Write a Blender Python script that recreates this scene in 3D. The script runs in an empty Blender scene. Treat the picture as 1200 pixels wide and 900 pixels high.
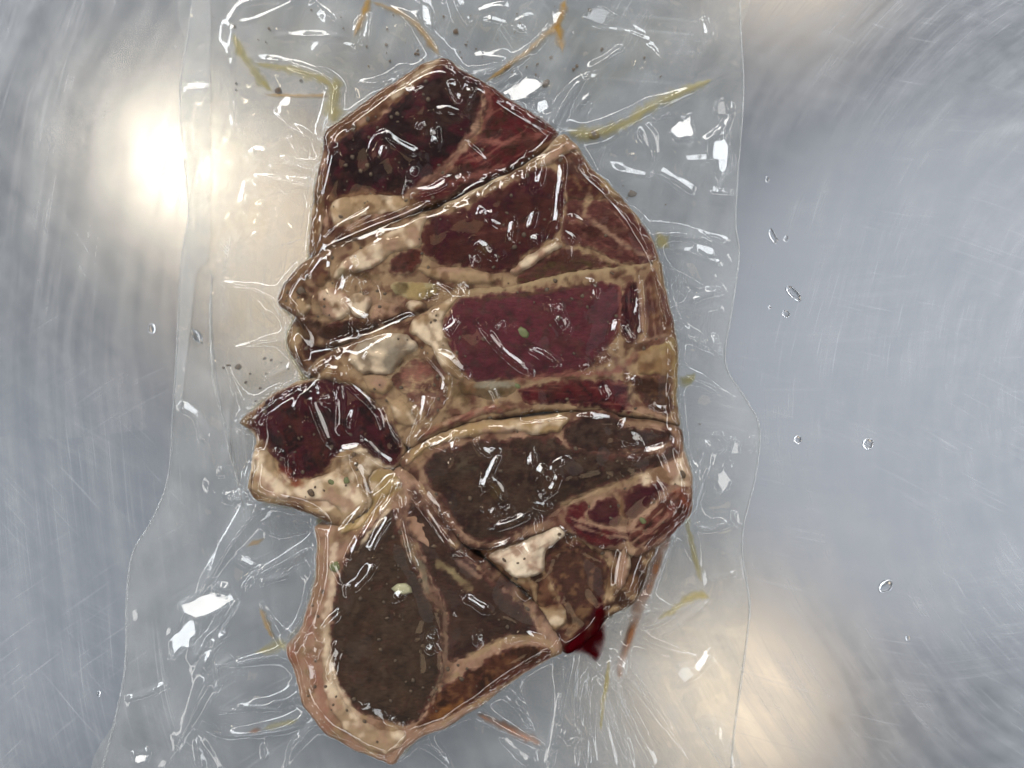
import bpy, math, random
import numpy as np

# ------------------------------------------------------------------ camera, world, lamps, exposure
S = 0.0004            # metres on the table for one photograph pixel
H = 0.5               # camera height above the table
scn = bpy.context.scene
COL = scn.collection

cam = bpy.data.cameras.new("camera")
cam.sensor_fit = 'HORIZONTAL'
cam.angle = 2 * math.atan(600 * S / H)
cam.clip_start = 0.01
cam.clip_end = 50
cam_o = bpy.data.objects.new("camera", cam)
cam_o.location = (0, 0, H)
COL.objects.link(cam_o)
scn.camera = cam_o

world = bpy.data.worlds.new("World")
scn.world = world
world.use_nodes = True
bg = world.node_tree.nodes["Background"]
bg.inputs[0].default_value = (0.84, 0.91, 1.0, 1)
bg.inputs[1].default_value = 0.19

def lamp_or_fill(name, x, y, sx, sy, radiance, col, rot=0.0, z=2.0):
    l = bpy.data.lights.new(name, 'AREA')
    l.shape = 'ELLIPSE' if name == 'lamp_or_fill' else 'RECTANGLE'
    l.size, l.size_y = sx, sy
    l.energy = radiance * math.pi * sx * sy
    l.color = col
    o = bpy.data.objects.new(name, l)
    o.location = (x, y, z)
    o.rotation_euler = (0, 0, rot)
    COL.objects.link(o)
    return o

WARM = (1.0, 0.82, 0.60)
COOL = (0.93, 0.97, 1.0)
# lamps whose mirror image falls on the visible steel
lamp_or_fill("lamp_or_fill", -0.78, 0.52, 0.07, 0.17, 24, (1.0, 0.85, 0.62))
lamp_or_fill("lamp_or_fill", -0.50, 0.30, 0.36, 0.60, 0.95, (1.0, 0.70, 0.38))
lamp_or_fill("lamp_or_fill", 0.52, -0.74, 0.40, 0.40, 1.5, (1.0, 0.76, 0.48))
lamp_or_fill("lamp_or_fill", 0.66, 0.98, 0.36, 0.22, 1.5, (1.0, 0.78, 0.52))
# added unseen panels for film highlights and fill, strongest towards the upper left
# added broad dim lights standing in for lit ceiling, to brighten the steel
lamp_or_fill("lamp_or_fill", 1.05, 0.02, 1.3, 1.3, 0.30, (0.95, 0.97, 1.0))
lamp_or_fill("lamp_or_fill", -1.15, -0.42, 1.0, 1.0, 0.12, (0.88, 0.94, 1.0))
PANELS = []
for ang, rad, wid, ln, k in [(112, 3.0, .75, 2.4, 29), (155, 3.05, .75, 2.4, 27), (65, 2.8, .68, 2.1, 21), (20, 2.5, .55, 1.8, 12), (200, 2.5, .55, 1.8, 12), (245, 2.7, .50, 1.8, 10), (290, 2.7, .50, 1.8, 10), (335, 2.6, .55, 1.8, 12)]:
    a_ = math.radians(ang)
    PANELS.append((rad * math.cos(a_), rad * math.sin(a_), 2.0, k))
    lamp_or_fill("fill_panel", rad * math.cos(a_), rad * math.sin(a_), wid, ln, k, COOL if ang % 2 else (1.0, 0.97, 0.93), a_)

scn.view_settings.view_transform = 'Standard'
scn.view_settings.look = 'None'
scn.view_settings.gamma = 1.0
scn.view_settings.exposure = 0.0
scn.cycles.transparent_max_bounces = 24
scn.cycles.max_bounces = 6
scn.cycles.diffuse_bounces = 2
scn.cycles.glossy_bounces = 3
scn.cycles.caustics_reflective = False
scn.cycles.caustics_refractive = False

random.seed(7)
rng = np.random.default_rng(11)

# ------------------------------------------------------------------ numeric helpers (2-D work is in photograph pixels on the table plane)
def W(u, v):
    return (u - 600.0) * S, (450.0 - v) * S

def lift(pts, z):
    """pixel positions of a thing whose top is z above the table -> table pixels"""
    k = 1 - z / H
    p = np.asarray(pts, float)
    return np.stack([600 + (p[:, 0] - 600) * k, 450 + (p[:, 1] - 450) * k], 1)

_perm = np.random.default_rng(3).permutation(512)
_perm = np.concatenate([_perm, _perm, _perm])
_ga = np.random.default_rng(4).uniform(0, 2 * np.pi, 512)
_gx, _gy = np.cos(_ga), np.sin(_ga)

def perlin(x, y, seed=0):
    x = np.asarray(x, float) + seed * 17.37
    y = np.asarray(y, float) + seed * 9.71
    xi, yi = np.floor(x).astype(int), np.floor(y).astype(int)
    xf, yf = x - xi, y - yi
    def g(ix, iy, dx, dy):
        h = _perm[(_perm[ix & 511] + iy) & 511]
        return _gx[h] * dx + _gy[h] * dy
    u = xf * xf * xf * (xf * (xf * 6 - 15) + 10)
    v = yf * yf * yf * (yf * (yf * 6 - 15) + 10)
    a = g(xi, yi, xf, yf); b = g(xi + 1, yi, xf - 1, yf)
    c = g(xi, yi + 1, xf, yf - 1); d = g(xi + 1, yi + 1, xf - 1, yf - 1)
    return 1.5 * ((a + (b - a) * u) + ((c + (d - c) * u) - (a + (b - a) * u)) * v)

def fbm(x, y, seed=0, oct=4, gain=0.5):
    s = 0; a = 1.0; t = 0
    for i in range(oct):
        s = s + a * perlin(x * 2 ** i, y * 2 ** i, seed + i * 5)
        t += a; a *= gain
    return s / t * 1.4

def smoothstep(a, b, x):
    t = np.clip((x - a) / (b - a), 0, 1)
    return t * t * (3 - 2 * t)

def catmull(pts, closed, step=4.0):
    p = np.asarray(pts, float); n = len(p); out = []
    rngi = range(n) if closed else range(n - 1)
    for i in rngi:
        if closed:
            a, b, c, d = p[(i - 1) % n], p[i], p[(i + 1) % n], p[(i + 2) % n]
        else:
            a, b, c, d = p[max(i - 1, 0)], p[i], p[i + 1], p[min(i + 2, n - 1)]
        k = max(2, int(np.hypot(*(c - b)) / step))
        for t in np.arange(k) / k:
            out.append(0.5 * (2 * b + (c - a) * t + (2 * a - 5 * b + 4 * c - d) * t * t + (3 * b - a - 3 * c + d) * t ** 3))
    if not closed:
        out.append(p[-1])
    return np.array(out)

def wobble(poly, amp, scale, seed):
    n = np.roll(poly, -1, 0) - np.roll(poly, 1, 0)
    n = np.stack([n[:, 1], -n[:, 0]], 1) / (np.hypot(n[:, 0], n[:, 1])[:, None] + 1e-9)
    return poly + n * (amp * fbm(poly[:, 0] / scale, poly[:, 1] / scale, seed, 3))[:, None]

def seg_dist(px, py, poly, closed):
    """distance to a polyline, parameter along it (0..1)"""
    a = poly if closed else poly[:-1]
    b = np.roll(poly, -1, 0) if closed else poly[1:]
    n = len(a)
    best = np.full(px.shape, 1e18); tt = np.zeros(px.shape)
    for i in range(n):
        dx, dy = b[i] - a[i]
        L = dx * dx + dy * dy + 1e-12
        t = np.clip(((px - a[i, 0]) * dx + (py - a[i, 1]) * dy) / L, 0, 1)
        d = (px - a[i, 0] - t * dx) ** 2 + (py - a[i, 1] - t * dy) ** 2
        m = d < best
        best = np.where(m, d, best); tt = np.where(m, (i + t) / n, tt)
    return np.sqrt(best), tt

def inside(px, py, poly):
    r = np.zeros(px.shape, bool)
    b = np.roll(poly, -1, 0)
    for (x0, y0), (x1, y1) in zip(poly, b):
        if y0 == y1: continue
        c = ((y0 > py) != (y1 > py)) & (px < (x1 - x0) * (py - y0) / (y1 - y0) + x0)
        r ^= c
    return r

def sdf(px, py, poly):
    d, _ = seg_dist(px, py, poly, True)
    return np.where(inside(px, py, poly), d, -d)

def clip_grid(poly, h):
    """quad grid clipped to a polygon, rim snapped on to the outline"""
    x0, y0 = poly.min(0) - 2 * h; x1, y1 = poly.max(0) + 2 * h
    xs = np.arange(x0, x1 + h, h); ys = np.arange(y0, y1 + h, h)
    X, Y = np.meshgrid(xs, ys)
    D = sdf(X, Y, poly)
    gy, gx = np.gradient(D, h)
    ok = D > -0.45 * h
    q = ok[:-1, :-1] & ok[1:, :-1] & ok[:-1, 1:] & ok[1:, 1:]
    r, c = np.nonzero(q)
    nx = X.shape[1]
    quads = np.stack([r * nx + c, r * nx + c + 1, (r + 1) * nx + c + 1, (r + 1) * nx + c], 1)[:, ::-1]  # image y points down
    used, inv = np.unique(quads, return_inverse=True)
    quads = inv.reshape(-1, 4)
    P = np.stack([X.ravel()[used], Y.ravel()[used]], 1)
    d = D.ravel()[used].copy()
    g = np.stack([gx.ravel()[used], gy.ravel()[used]], 1)
    e = np.concatenate([quads[:, [0, 1]], quads[:, [1, 2]], quads[:, [2, 3]], quads[:, [3, 0]]])
    key = e[:, 0].astype(np.int64) * len(used) + e[:, 1]
    rkey = e[:, 1].astype(np.int64) * len(used) + e[:, 0]
    be = e[~np.isin(key, rkey)]
    bv = np.unique(be)
    gl = np.hypot(g[bv, 0], g[bv, 1])[:, None] + 1e-6
    mv = np.clip(d[bv], -1.2 * h, 1.2 * h)
    P[bv] -= g[bv] / gl * mv[:, None]
    d[bv] = 0
    return P, np.maximum(d, 0), quads, be, bv

# ------------------------------------------------------------------ scene helpers
def link(o, parent=None):
    COL.objects.link(o)
    if parent is not None: o.parent = parent
    return o

def tag(o, label=None, cat=None, group=None, kind=None):
    if label: o["label"] = label
    if cat: o["category"] = cat
    if group: o["group"] = group
    if kind: o["kind"] = kind
    return o

def empty(name, u, v, label, cat, group=None):
    o = bpy.data.objects.new(name, None)
    o.empty_display_size = 0.01
    x, y = W(u, v)
    o.location = (x, y, 0)
    link(o)
    return tag(o, label, cat, group)

def mesh_obj(name, verts, faces, mat, parent=None, col=None, smooth=True, origin=None):
    """verts are world coordinates; stored relative to the parent's (or own) base"""
    verts = np.asarray(verts, float)
    if parent is not None: off = np.array(parent.location)
    elif origin is not None: off = np.array(origin)
    else: off = np.zeros(3)
    m = bpy.data.meshes.new(name)
    f = faces if isinstance(faces, np.ndarray) else None
    if f is None:
        m.from_pydata([tuple(p) for p in verts - off], [], [tuple(t) for t in faces])
    else:
        k = f.shape[1]
        m.vertices.add(len(verts)); m.vertices.foreach_set("co", (verts - off).astype(np.float32).ravel())
        m.loops.add(f.size); m.loops.foreach_set("vertex_index", f.astype(np.int32).ravel())
        m.polygons.add(len(f)); m.polygons.foreach_set("loop_start", (np.arange(len(f)) * k).astype(np.int32))
        m.update(calc_edges=True)
    if smooth: m.polygons.foreach_set("use_smooth", np.ones(len(m.polygons), bool))
    if col is not None:
        a = m.color_attributes.new("tint", 'FLOAT_COLOR', 'POINT')
        c = np.ones((len(verts), 4), np.float32); c[:, :3] = col
        a.data.foreach_set("color", c.ravel())
    m.materials.append(mat)
    m.validate()
    o = bpy.data.objects.new(name, m)
    if parent is None and origin is not None: o.location = origin
    return link(o, parent)

def mat(name):
    m = bpy.data.materials.new(name); m.use_nodes = True
    nt = m.node_tree; nt.nodes.clear()
    out = nt.nodes.new("ShaderNodeOutputMaterial")
    return m, nt, out

def N(nt, t, **kw):
    n = nt.nodes.new(t)
    for k, v in kw.items():
        if k.startswith("i_"):
            n.inputs[k[2:].replace("_", " ")].default_value = v
        else: setattr(n, k, v)
    return n

# ------------------------------------------------------------------ materials
def steel_material():
    m, nt, out = mat("brushed_steel")
    L = nt.links.new
    tc = N(nt, "ShaderNodeTexCoord")
    def scratch(angle, sx, sy, lo, hi, seed, warp=0.0):
        mp = N(nt, "ShaderNodeMapping"); mp.vector_type = 'POINT'
        mp.inputs["Rotation"].default_value = (0, 0, math.radians(angle))
        mp.inputs["Location"].default_value = (seed * 1.7, seed * 0.9, 0)
        src = tc.outputs["Object"]
        if warp:
            w = N(nt, "ShaderNodeTexNoise"); w.inputs["Scale"].default_value = 2.2; w.inputs["Detail"].default_value = 1
            L(src, w.inputs["Vector"])
            s = N(nt, "ShaderNodeVectorMath", operation='MULTIPLY_ADD')
            s.inputs[1].default_value = (warp, warp, 0)
            L(w.outputs["Color"], s.inputs[0]); L(src, s.inputs[2]); src = s.outputs[0]
        L(src, mp.inputs["Vector"])
        st = N(nt, "ShaderNodeVectorMath", operation='MULTIPLY'); st.inputs[1].default_value = (sx, sy, 1)
        L(mp.outputs[0], st.inputs[0])
        n = N(nt, "ShaderNodeTexNoise"); n.inputs["Scale"].default_value = 1; n.inputs["Detail"].default_value = 2
        L(st.outputs[0], n.inputs["Vector"])
        r = N(nt, "ShaderNodeMapRange"); r.inputs[1].default_value = lo; r.inputs[2].default_value = hi
        L(n.outputs["Fac"], r.inputs[0])
        return r.outputs[0]
    def math2(op, a, b):
        n = N(nt, "ShaderNodeMath", operation=op)
        for i, x in enumerate((a, b)):
            if isinstance(x, (int, float)): n.inputs[i].default_value = x
            else: L(x, n.inputs[i])
        return n.outputs[0]
    def blotch(scale, lo, hi, seed, det=3):
        mp = N(nt, "ShaderNodeMapping"); mp.inputs["Location"].default_value = (seed, -seed * 0.7, 0)
        L(tc.outputs["Object"], mp.inputs["Vector"])
        n = N(nt, "ShaderNodeTexNoise"); n.inputs["Scale"].default_value = scale; n.inputs["Detail"].default_value = det
        n.inputs["Roughness"].default_value = 0.6
        L(mp.outputs[0], n.inputs["Vector"])
        r = N(nt, "ShaderNodeMapRange"); r.inputs[1].default_value = lo; r.inputs[2].default_value = hi
        L(n.outputs["Fac"], r.inputs[0]); return r.outputs[0]
    def polar(cx, cy, k1, k2, lo, hi, seed, det=2, warp=0.0):
        src = tc.outputs["Object"]
        if warp:
            w = N(nt, "ShaderNodeTexNoise"); w.inputs["Scale"].default_value = 6; w.inputs["Detail"].default_value = 1
            L(src, w.inputs["Vector"])
            q = N(nt, "ShaderNodeVectorMath", operation='MULTIPLY_ADD'); q.inputs[1].default_value = (warp, warp, 0)
            L(w.outputs["Color"], q.inputs[0]); L(src, q.inputs[2]); src = q.outputs[0]
        sub = N(nt, "ShaderNodeVectorMath", operation='SUBTRACT'); x0, y0 = W(cx, cy); sub.inputs[1].default_value = (x0, y0, 0)
        L(src, sub.inputs[0])
        sep = N(nt, "ShaderNodeSeparateXYZ"); L(sub.outputs[0], sep.inputs[0])
        ln = N(nt, "ShaderNodeVectorMath", operation='LENGTH'); L(sub.outputs[0], ln.inputs[0])
        at = N(nt, "ShaderNodeMath", operation='ARCTAN2'); L(sep.outputs[1], at.inputs[0]); L(sep.outputs[0], at.inputs[1])
        ab = N(nt, "ShaderNodeMath", operation='ABSOLUTE'); L(at.outputs[0], ab.inputs[0])
        cmb = N(nt, "ShaderNodeCombineXYZ")
        L(math2('MULTIPLY', ln.outputs["Value"], k1), cmb.inputs[0]); L(math2('MULTIPLY', at.outputs[0], k2), cmb.inputs[1]); cmb.inputs[2].default_value = seed * 3.1
        n = N(nt, "ShaderNodeTexNoise"); n.inputs["Scale"].default_value = 1; n.inputs["Detail"].default_value = det
        L(cmb.outputs[0], n.inputs["Vector"])
        r = N(nt, "ShaderNodeMapRange"); r.inputs[1].default_value = lo; r.inputs[2].default_value = hi
        L(n.outputs["Fac"], r.inputs[0]); return r.outputs[0]
    def tot(*xs):
        r = xs[0]
        for q in xs[1:]: r = math2('ADD', r, q)
        return r
    m1 = blotch(11, 0.45, 0.66, 3.1); m2 = blotch(9, 0.45, 0.66, 8.3); m3 = blotch(10, 0.45, 0.66, 13.9)
    s1 = polar(1560, 430, 1000, 7, 0.60, 0.78, 1, warp=.03)
    s2 = polar(1250, -500, 900, 8, 0.62, 0.80, 2, warp=.03)
    s3 = polar(700, 1500, 1000, 9, 0.62, 0.80, 3, warp=.03)
    hair = polar(1500, 450, 1500, 9, 0.50, 0.78, 4)
    hair2 = polar(900, -900, 1400, 10, 0.52, 0.78, 5)
    band = polar(1540, 440, 140, 5, 0.32, 0.68, 6, 4, warp=.05)
    band2 = polar(1100, -600, 110, 6, 0.32, 0.68, 7, 4, warp=.05)
    sc = tot(math2('MULTIPLY', s1, m1), math2('MULTIPLY', s2, m2), math2('MULTIPLY', s3, m3))
    hs = math2('ADD', math2('MULTIPLY', hair, m2), math2('MULTIPLY', hair2, m1))
    cloud = blotch(26, 0.3, 0.7, 31, 6)
    grime = blotch(120, 0.3, 0.7, 17, 6)
    hgt = tot(math2('MULTIPLY', hs, -0.22), math2('MULTIPLY', sc, -0.12), math2('MULTIPLY', band, 0.08))
    bump = N(nt, "ShaderNodeBump"); bump.inputs["Strength"].default_value = 0.35; bump.inputs["Distance"].default_value = 0.00005
    L(hgt, bump.inputs["Height"])
    base = N(nt, "ShaderNodeMixRGB"); base.inputs[1].default_value = (0.66, 0.69, 0.745, 1); base.inputs[2].default_value = (0.77, 0.795, 0.84, 1)
    L(tot(math2('MULTIPLY', cloud, 0.42), math2('MULTIPLY', band, 0.24), math2('MULTIPLY', band2, 0.19), math2('MULTIPLY', grime, 0.15)), base.inputs[0])
    r1 = tot(math2('MULTIPLY', cloud, 0.08), math2('MULTIPLY', band, 0.14), math2('MULTIPLY', hair, 0.08), math2('MULTIPLY', grime, 0.03), math2('MULTIPLY', sc, 0.10), 0.06)
    r2 = tot(math2('MULTIPLY', band, 0.02), math2('MULTIPLY', band2, 0.02), math2('MULTIPLY', grime, 0.02), 0.19)
    g1 = N(nt, "ShaderNodeBsdfGlossy"); g2 = N(nt, "ShaderNodeBsdfGlossy")
    for g, r in ((g1, r1), (g2, r2)):
        L(base.outputs[0], g.inputs["Color"]); L(r, g.inputs["Roughness"]); L(bump.outputs[0], g.inputs["Normal"])
    mx = N(nt, "ShaderNodeMixShader"); mx.inputs[0].default_value = 0.78
    L(g1.outputs[0], mx.inputs[1]); L(g2.outputs[0], mx.inputs[2])
    df = N(nt, "ShaderNodeBsdfDiffuse"); df.inputs[0].default_value = (0.5, 0.52, 0.55, 1); L(bump.outputs[0], df.inputs["Normal"])
    mx2 = N(nt, "ShaderNodeMixShader")
    dfac = tot(math2('MULTIPLY', sc, 0.26), math2('MULTIPLY', hs, 0.08), 0.03)
    L(dfac, mx2.inputs[0]); L(mx.outputs[0], mx2.inputs[1]); L(df.outputs[0], mx2.inputs[2])
    L(mx2.outputs[0], out.inputs[0])
    return m

def film_material(name, tint, haze, rough, gain=1.9, rib=0.0, dry=0.0):
    m, nt, out = mat(name); L = nt.links.new
    # a thin sheet reflects alike from both sides: Schlick's curve on the angle
    lw = N(nt, "ShaderNodeLayerWeight"); lw.inputs[0].default_value = 0.5
    pw = N(nt, "ShaderNodeMath", operation='POWER'); pw.inputs[1].default_value = 5
    L(lw.outputs["Facing"], pw.inputs[0])
    ma = N(nt, "ShaderNodeMath", operation='MULTIPLY_ADD'); ma.inputs[1].default_value = 0.9; ma.inputs[2].default_value = 0.04
    L(pw.outputs[0], ma.inputs[0])
    k = N(nt, "ShaderNodeMath", operation='MULTIPLY'); k.inputs[1].default_value = gain; k.use_clamp = True
    L(ma.outputs[0], k.inputs[0])
    tr = N(nt, "ShaderNodeBsdfTransparent"); tr.inputs[0].default_value = (*tint, 1)
    gl = N(nt, "ShaderNodeBsdfGlossy"); gl.inputs["Roughness"].default_value = rough
    df = N(nt, "ShaderNodeBsdfDiffuse"); df.inputs[0].default_value = (0.75, 0.77, 0.78, 1)
    a = N(nt, "ShaderNodeMixShader"); a.inputs[0].default_value = haze
    if dry:
        at = N(nt, "ShaderNodeAttribute", attribute_name="tint")
        hz = N(nt, "ShaderNodeMath", operation='MULTIPLY_ADD'); hz.inputs[1].default_value = dry; hz.inputs[2].default_value = haze
        L(at.outputs["Fac"], hz.inputs[0]); L(hz.outputs[0], a.inputs[0])
    L(tr.outputs[0], a.inputs[1]); L(df.outputs[0], a.inputs[2])
    b = N(nt, "ShaderNodeMixShader")
    L(k.outputs[0], b.inputs[0]); L(a.outputs[0], b.inputs[1]); L(gl.outputs[0], b.inputs[2])
    if dry:
        g3 = N(nt, "ShaderNodeBsdfGlossy"); g3.inputs["Roughness"].default_value = 0.32
        m3 = N(nt, "ShaderNodeMixShader"); d3 = N(nt, "ShaderNodeMath", operation='MULTIPLY'); d3.inputs[1].default_value = 0.40
        L(at.outputs["Fac"], d3.inputs[0]); L(d3.outputs[0], m3.inputs[0]); L(gl.outputs[0], m3.inputs[1]); L(g3.outputs[0], m3.inputs[2])
        L(m3.outputs[0], b.inputs[2])
    tc = N(nt, "ShaderNodeTexCoord")
    n = N(nt, "ShaderNodeTexNoise"); n.inputs["Scale"].default_value = 260; n.inputs["Detail"].default_value = 3
    L(tc.outputs["Object"], n.inputs["Vector"])
    bp = N(nt, "ShaderNodeBump"); bp.inputs["Strength"].default_value = 0.08; bp.inputs["Distance"].default_value = 0.0004
    L(n.outputs["Fac"], bp.inputs["Height"])
    nrm = bp.outputs[0]
    if rib:
        wv = N(nt, "ShaderNodeTexWave"); wv.inputs["Scale"].default_value = 420; wv.bands_direction = 'Y'
        L(tc.outputs["Object"], wv.inputs["Vector"])
        b2 = N(nt, "ShaderNodeBump"); b2.inputs["Strength"].default_value = rib; b2.inputs["Distance"].default_value = 0.0002
        L(wv.outputs["Fac"], b2.inputs["Height"]); L(nrm, b2.inputs["Normal"]); nrm = b2.outputs[0]
    L(nrm, gl.inputs["Normal"])
    L(b.outputs[0], out.inputs[0])
    return m

def meat_material(name, fine, fine_scale, stretch, rough, sss, radius, bump):
    m, nt, out = mat(name); L = nt.links.new
    at = N(nt, "ShaderNodeAttribute", attribute_name="tint")
    tc = N(nt, "ShaderNodeTexCoord")
    mp = N(nt, "ShaderNodeVectorMath", operation='MULTIPLY'); mp.inputs[1].default_value = stretch
    L(tc.outputs["Object"], mp.inputs[0])
    n = N(nt, "ShaderNodeTexNoise"); n.inputs["Scale"].default_value = fine_scale; n.inputs["Detail"].default_value = 6; n.inputs["Roughness"].default_value = 0.65
    L(mp.outputs[0], n.inputs["Vector"])
    mr = N(nt, "ShaderNodeMapRange"); mr.inputs[1].default_value = 0.3; mr.inputs[2].default_value = 0.7
    mr.inputs[3].default_value = 1 - fine; mr.inputs[4].default_value = 1 + fine
    L(n.outputs["Fac"], mr.inputs[0])
    mul = N(nt, "ShaderNodeVectorMath", operation='MULTIPLY')
    L(at.outputs["Color"], mul.inputs[0]); L(mr.outputs[0], mul.inputs[1])
    p = N(nt, "ShaderNodeBsdfPrincipled")
    L(mul.outputs[0], p.inputs["Base Color"])
    p.inputs["Roughness"].default_value = rough
    p.inputs["Specular IOR Level"].default_value = 0.03   # wetted against the film, which carries the gloss
    if sss:
        p.inputs["Subsurface Weight"].default_value = sss
        p.inputs["Subsurface Radius"].default_value = radius
        p.inputs["Subsurface Scale"].default_value = 0.0015
    bp = N(nt, "ShaderNodeBump"); bp.inputs["Strength"].default_value = bump; bp.inputs["Distance"].default_value = 0.0006
    L(n.outputs["Fac"], bp.inputs["Height"]); L(bp.outputs[0], p.inputs["Normal"])
    L(p.outputs[0], out.inputs[0])
    return m

def liquid_material(name, tint, body, bodycol):
    """liquid whose tint and cloudiness grow with the layer's depth (attribute dens)"""
    m, nt, out = mat(name); L = nt.links.new
    at = N(nt, "ShaderNodeAttribute", attribute_name="tint")
    tm = N(nt, "ShaderNodeMixRGB"); tm.inputs[1].default_value = (1, 1, 1, 1); tm.inputs[2].default_value = tuple(t ** 0.5 for t in tint) + (1,)
    L(at.outputs["Fac"], tm.inputs[0])
    tr = N(nt, "ShaderNodeBsdfTransparent"); L(tm.outputs[0], tr.inputs[0])
    df = N(nt, "ShaderNodeBsdfDiffuse"); df.inputs[0].default_value = (*bodycol, 1)
    k = N(nt, "ShaderNodeMath", operation='MULTIPLY'); k.inputs[1].default_value = body
    L(at.outputs["Fac"], k.inputs[0])
    a = N(nt, "ShaderNodeMixShader"); L(k.outputs[0], a.inputs[0]); L(tr.outputs[0], a.inputs[1]); L(df.outputs[0], a.inputs[2])
    L(a.outputs[0], out.inputs[0])
    return m

def plain_material(name, c1, c2, scale, rough):
    m, nt, out = mat(name); L = nt.links.new
    tc = N(nt, "ShaderNodeTexCoord")
    n = N(nt, "ShaderNodeTexNoise"); n.inputs["Scale"].default_value = scale; n.inputs["Detail"].default_value = 4
    L(tc.outputs["Object"], n.inputs["Vector"])
    mx = N(nt, "ShaderNodeMixRGB"); mx.inputs[1].default_value = (*c1, 1); mx.inputs[2].default_value = (*c2, 1)
    L(n.outputs["Fac"], mx.inputs[0])
    p = N(nt, "ShaderNodeBsdfPrincipled"); p.inputs["Roughness"].default_value = rough
    L(mx.outputs[0], p.inputs["Base Color"]); L(p.outputs[0], out.inputs[0])
    return m

def water_material():
    m, nt, out = mat("water")
    g = N(nt, "ShaderNodeBsdfGlass"); g.inputs["IOR"].default_value = 1.33; g.inputs["Roughness"].default_value = 0.0
    nt.links.new(g.outputs[0], out.inputs[0]); return m

M_STEEL = steel_material()
M_FILM = film_material("clear_film", (0.992, 0.992, 0.985), 0.002, 0.05, 1.0, dry=0.085)
M_UNDER = film_material("clear_film_under", (0.992, 0.99, 0.98), 0.006, 0.15, 0.4)
M_SEAL = film_material("sealed_film", (0.985, 0.985, 0.98), 0.12, 0.10, 1.0, rib=0.25)
M_EDGE = film_material("film_edge", (0.90, 0.90, 0.89), 0.10, 0.08, 1.6)
M_MUSCLE = meat_material("muscle", 0.30, 300, (1.2, 4.0, 1), 0.5, 0.0, (1, .2, .1), 0.25)
M_FAT = meat_material("fat", 0.09, 330, (1.3, 1, 1), 0.5, 0.10, (1, .45, .25), 0.30)
M_BONE = meat_material("bone", 0.10, 520, (1, 1, 1), 0.55, 0.08, (1, .5, .3), 0.35)
M_YELLOW = liquid_material("marinade_yellow", (0.86, 0.74, 0.30), 0.24, (0.55, 0.43, 0.13))
M_OLIVE = liquid_material("marinade_olive", (0.76, 0.67, 0.26), 0.36, (0.36, 0.29, 0.08))
M_ORANGE = liquid_material("marinade_orange", (0.78, 0.55, 0.22), 0.42, (0.42, 0.23, 0.06))
M_RED = liquid_material("marinade_red", (0.55, 0.25, 0.12), 0.70, (0.30, 0.105, 0.03))
M_PALE = liquid_material("marinade_pale", (0.98, 0.97, 0.93), 0.03, (0.55, 0.50, 0.34))
M_BLOOD = liquid_material("blood", (0.2, 0.01, 0.015), 0.95, (0.030, 0.001, 0.002))
M_POOL_SHADE = liquid_material("marinade_with_shade", (0.62, 0.49, 0.13), 0.50, (0.30, 0.22, 0.05))
M_FLECK = plain_material("pepper", (0.02, 0.012, 0.006), (0.085, 0.045, 0.016), 500, 0.6)
M_HERB = plain_material("herb", (0.035, 0.045, 0.012), (0.13, 0.13, 0.04), 400, 0.6)
M_GARLIC = plain_material("garlic", (0.20, 0.19, 0.10), (0.34, 0.31, 0.19), 300, 0.5)
M_WATER = water_material()

# ------------------------------------------------------------------ the steel table top
def table():
    hx, hy, t, r = 0.62, 0.50, 0.03, 0.004
    prof = [(0, 0), (r * 0.3, -r * 0.12), (r * 0.7, -r * 0.35), (r, -r), (r, -t)]
    ring = []
    for a, b in prof:
        k = [(-hx - a, -hy - a), (hx + a, -hy - a), (hx + a, hy + a), (-hx - a, hy + a)]
        ring.append([(x, y, b) for x, y in k])
    v = [p for rr in ring for p in rr]
    f = [(0, 1, 2, 3)]
    for i in range(len(prof) - 1):
        for k in range(4):
            f.append((i * 4 + k, (i + 1) * 4 + k, (i + 1) * 4 + (k + 1) % 4, i * 4 + (k + 1) % 4))
    f.append(tuple(len(v) - 4 + k for k in (3, 2, 1, 0)))
    o = mesh_obj("steel_table_top", v, f, M_STEEL, smooth=False)
    tag(o, "scratched stainless steel table top under the pouch", None, None, "structure")
table()

# ------------------------------------------------------------------ the meat
# colours are albedos
DK = (0.026, 0.009, 0.010)      # near-black purple
PU = (0.080, 0.014, 0.024)      # purple
RD = (0.140, 0.020, 0.024)      # red
BR = (0.085, 0.045, 0.030)      # brown grey
GB = (0.075, 0.048, 0.036)      # grey brown
RB = (0.110, 0.038, 0.028)      # red brown
PK = (0.360, 0.150, 0.125)      # pink
BE = (0.520, 0.370, 0.235)      # beige fat
PB = (0.520, 0.330, 0.250)      # pink beige
LB = (1.05, 0.88, 0.70)      # light fat
YB = (0.460, 0.350, 0.170)      # yellow fat
TN = (0.260, 0.160, 0.085)      # tan
DB = (0.060, 0.030, 0.013)      # dark marinade; also painted crease shade
GW = (0.460, 0.430, 0.380)      # grey white bone
OL = (0.130, 0.110, 0.042)      # olive
ALLPARTS = []                   # (poly, height function) for the film to lie on

MU, FA = np.array((0.35, 0.25, 0.23)), np.array((0.43, 0.395, 0.345))   # wet meat in marinade: darker and warmer than dry
def lerp(a, b, t): return a + (b - a) * t[:, None]

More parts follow.
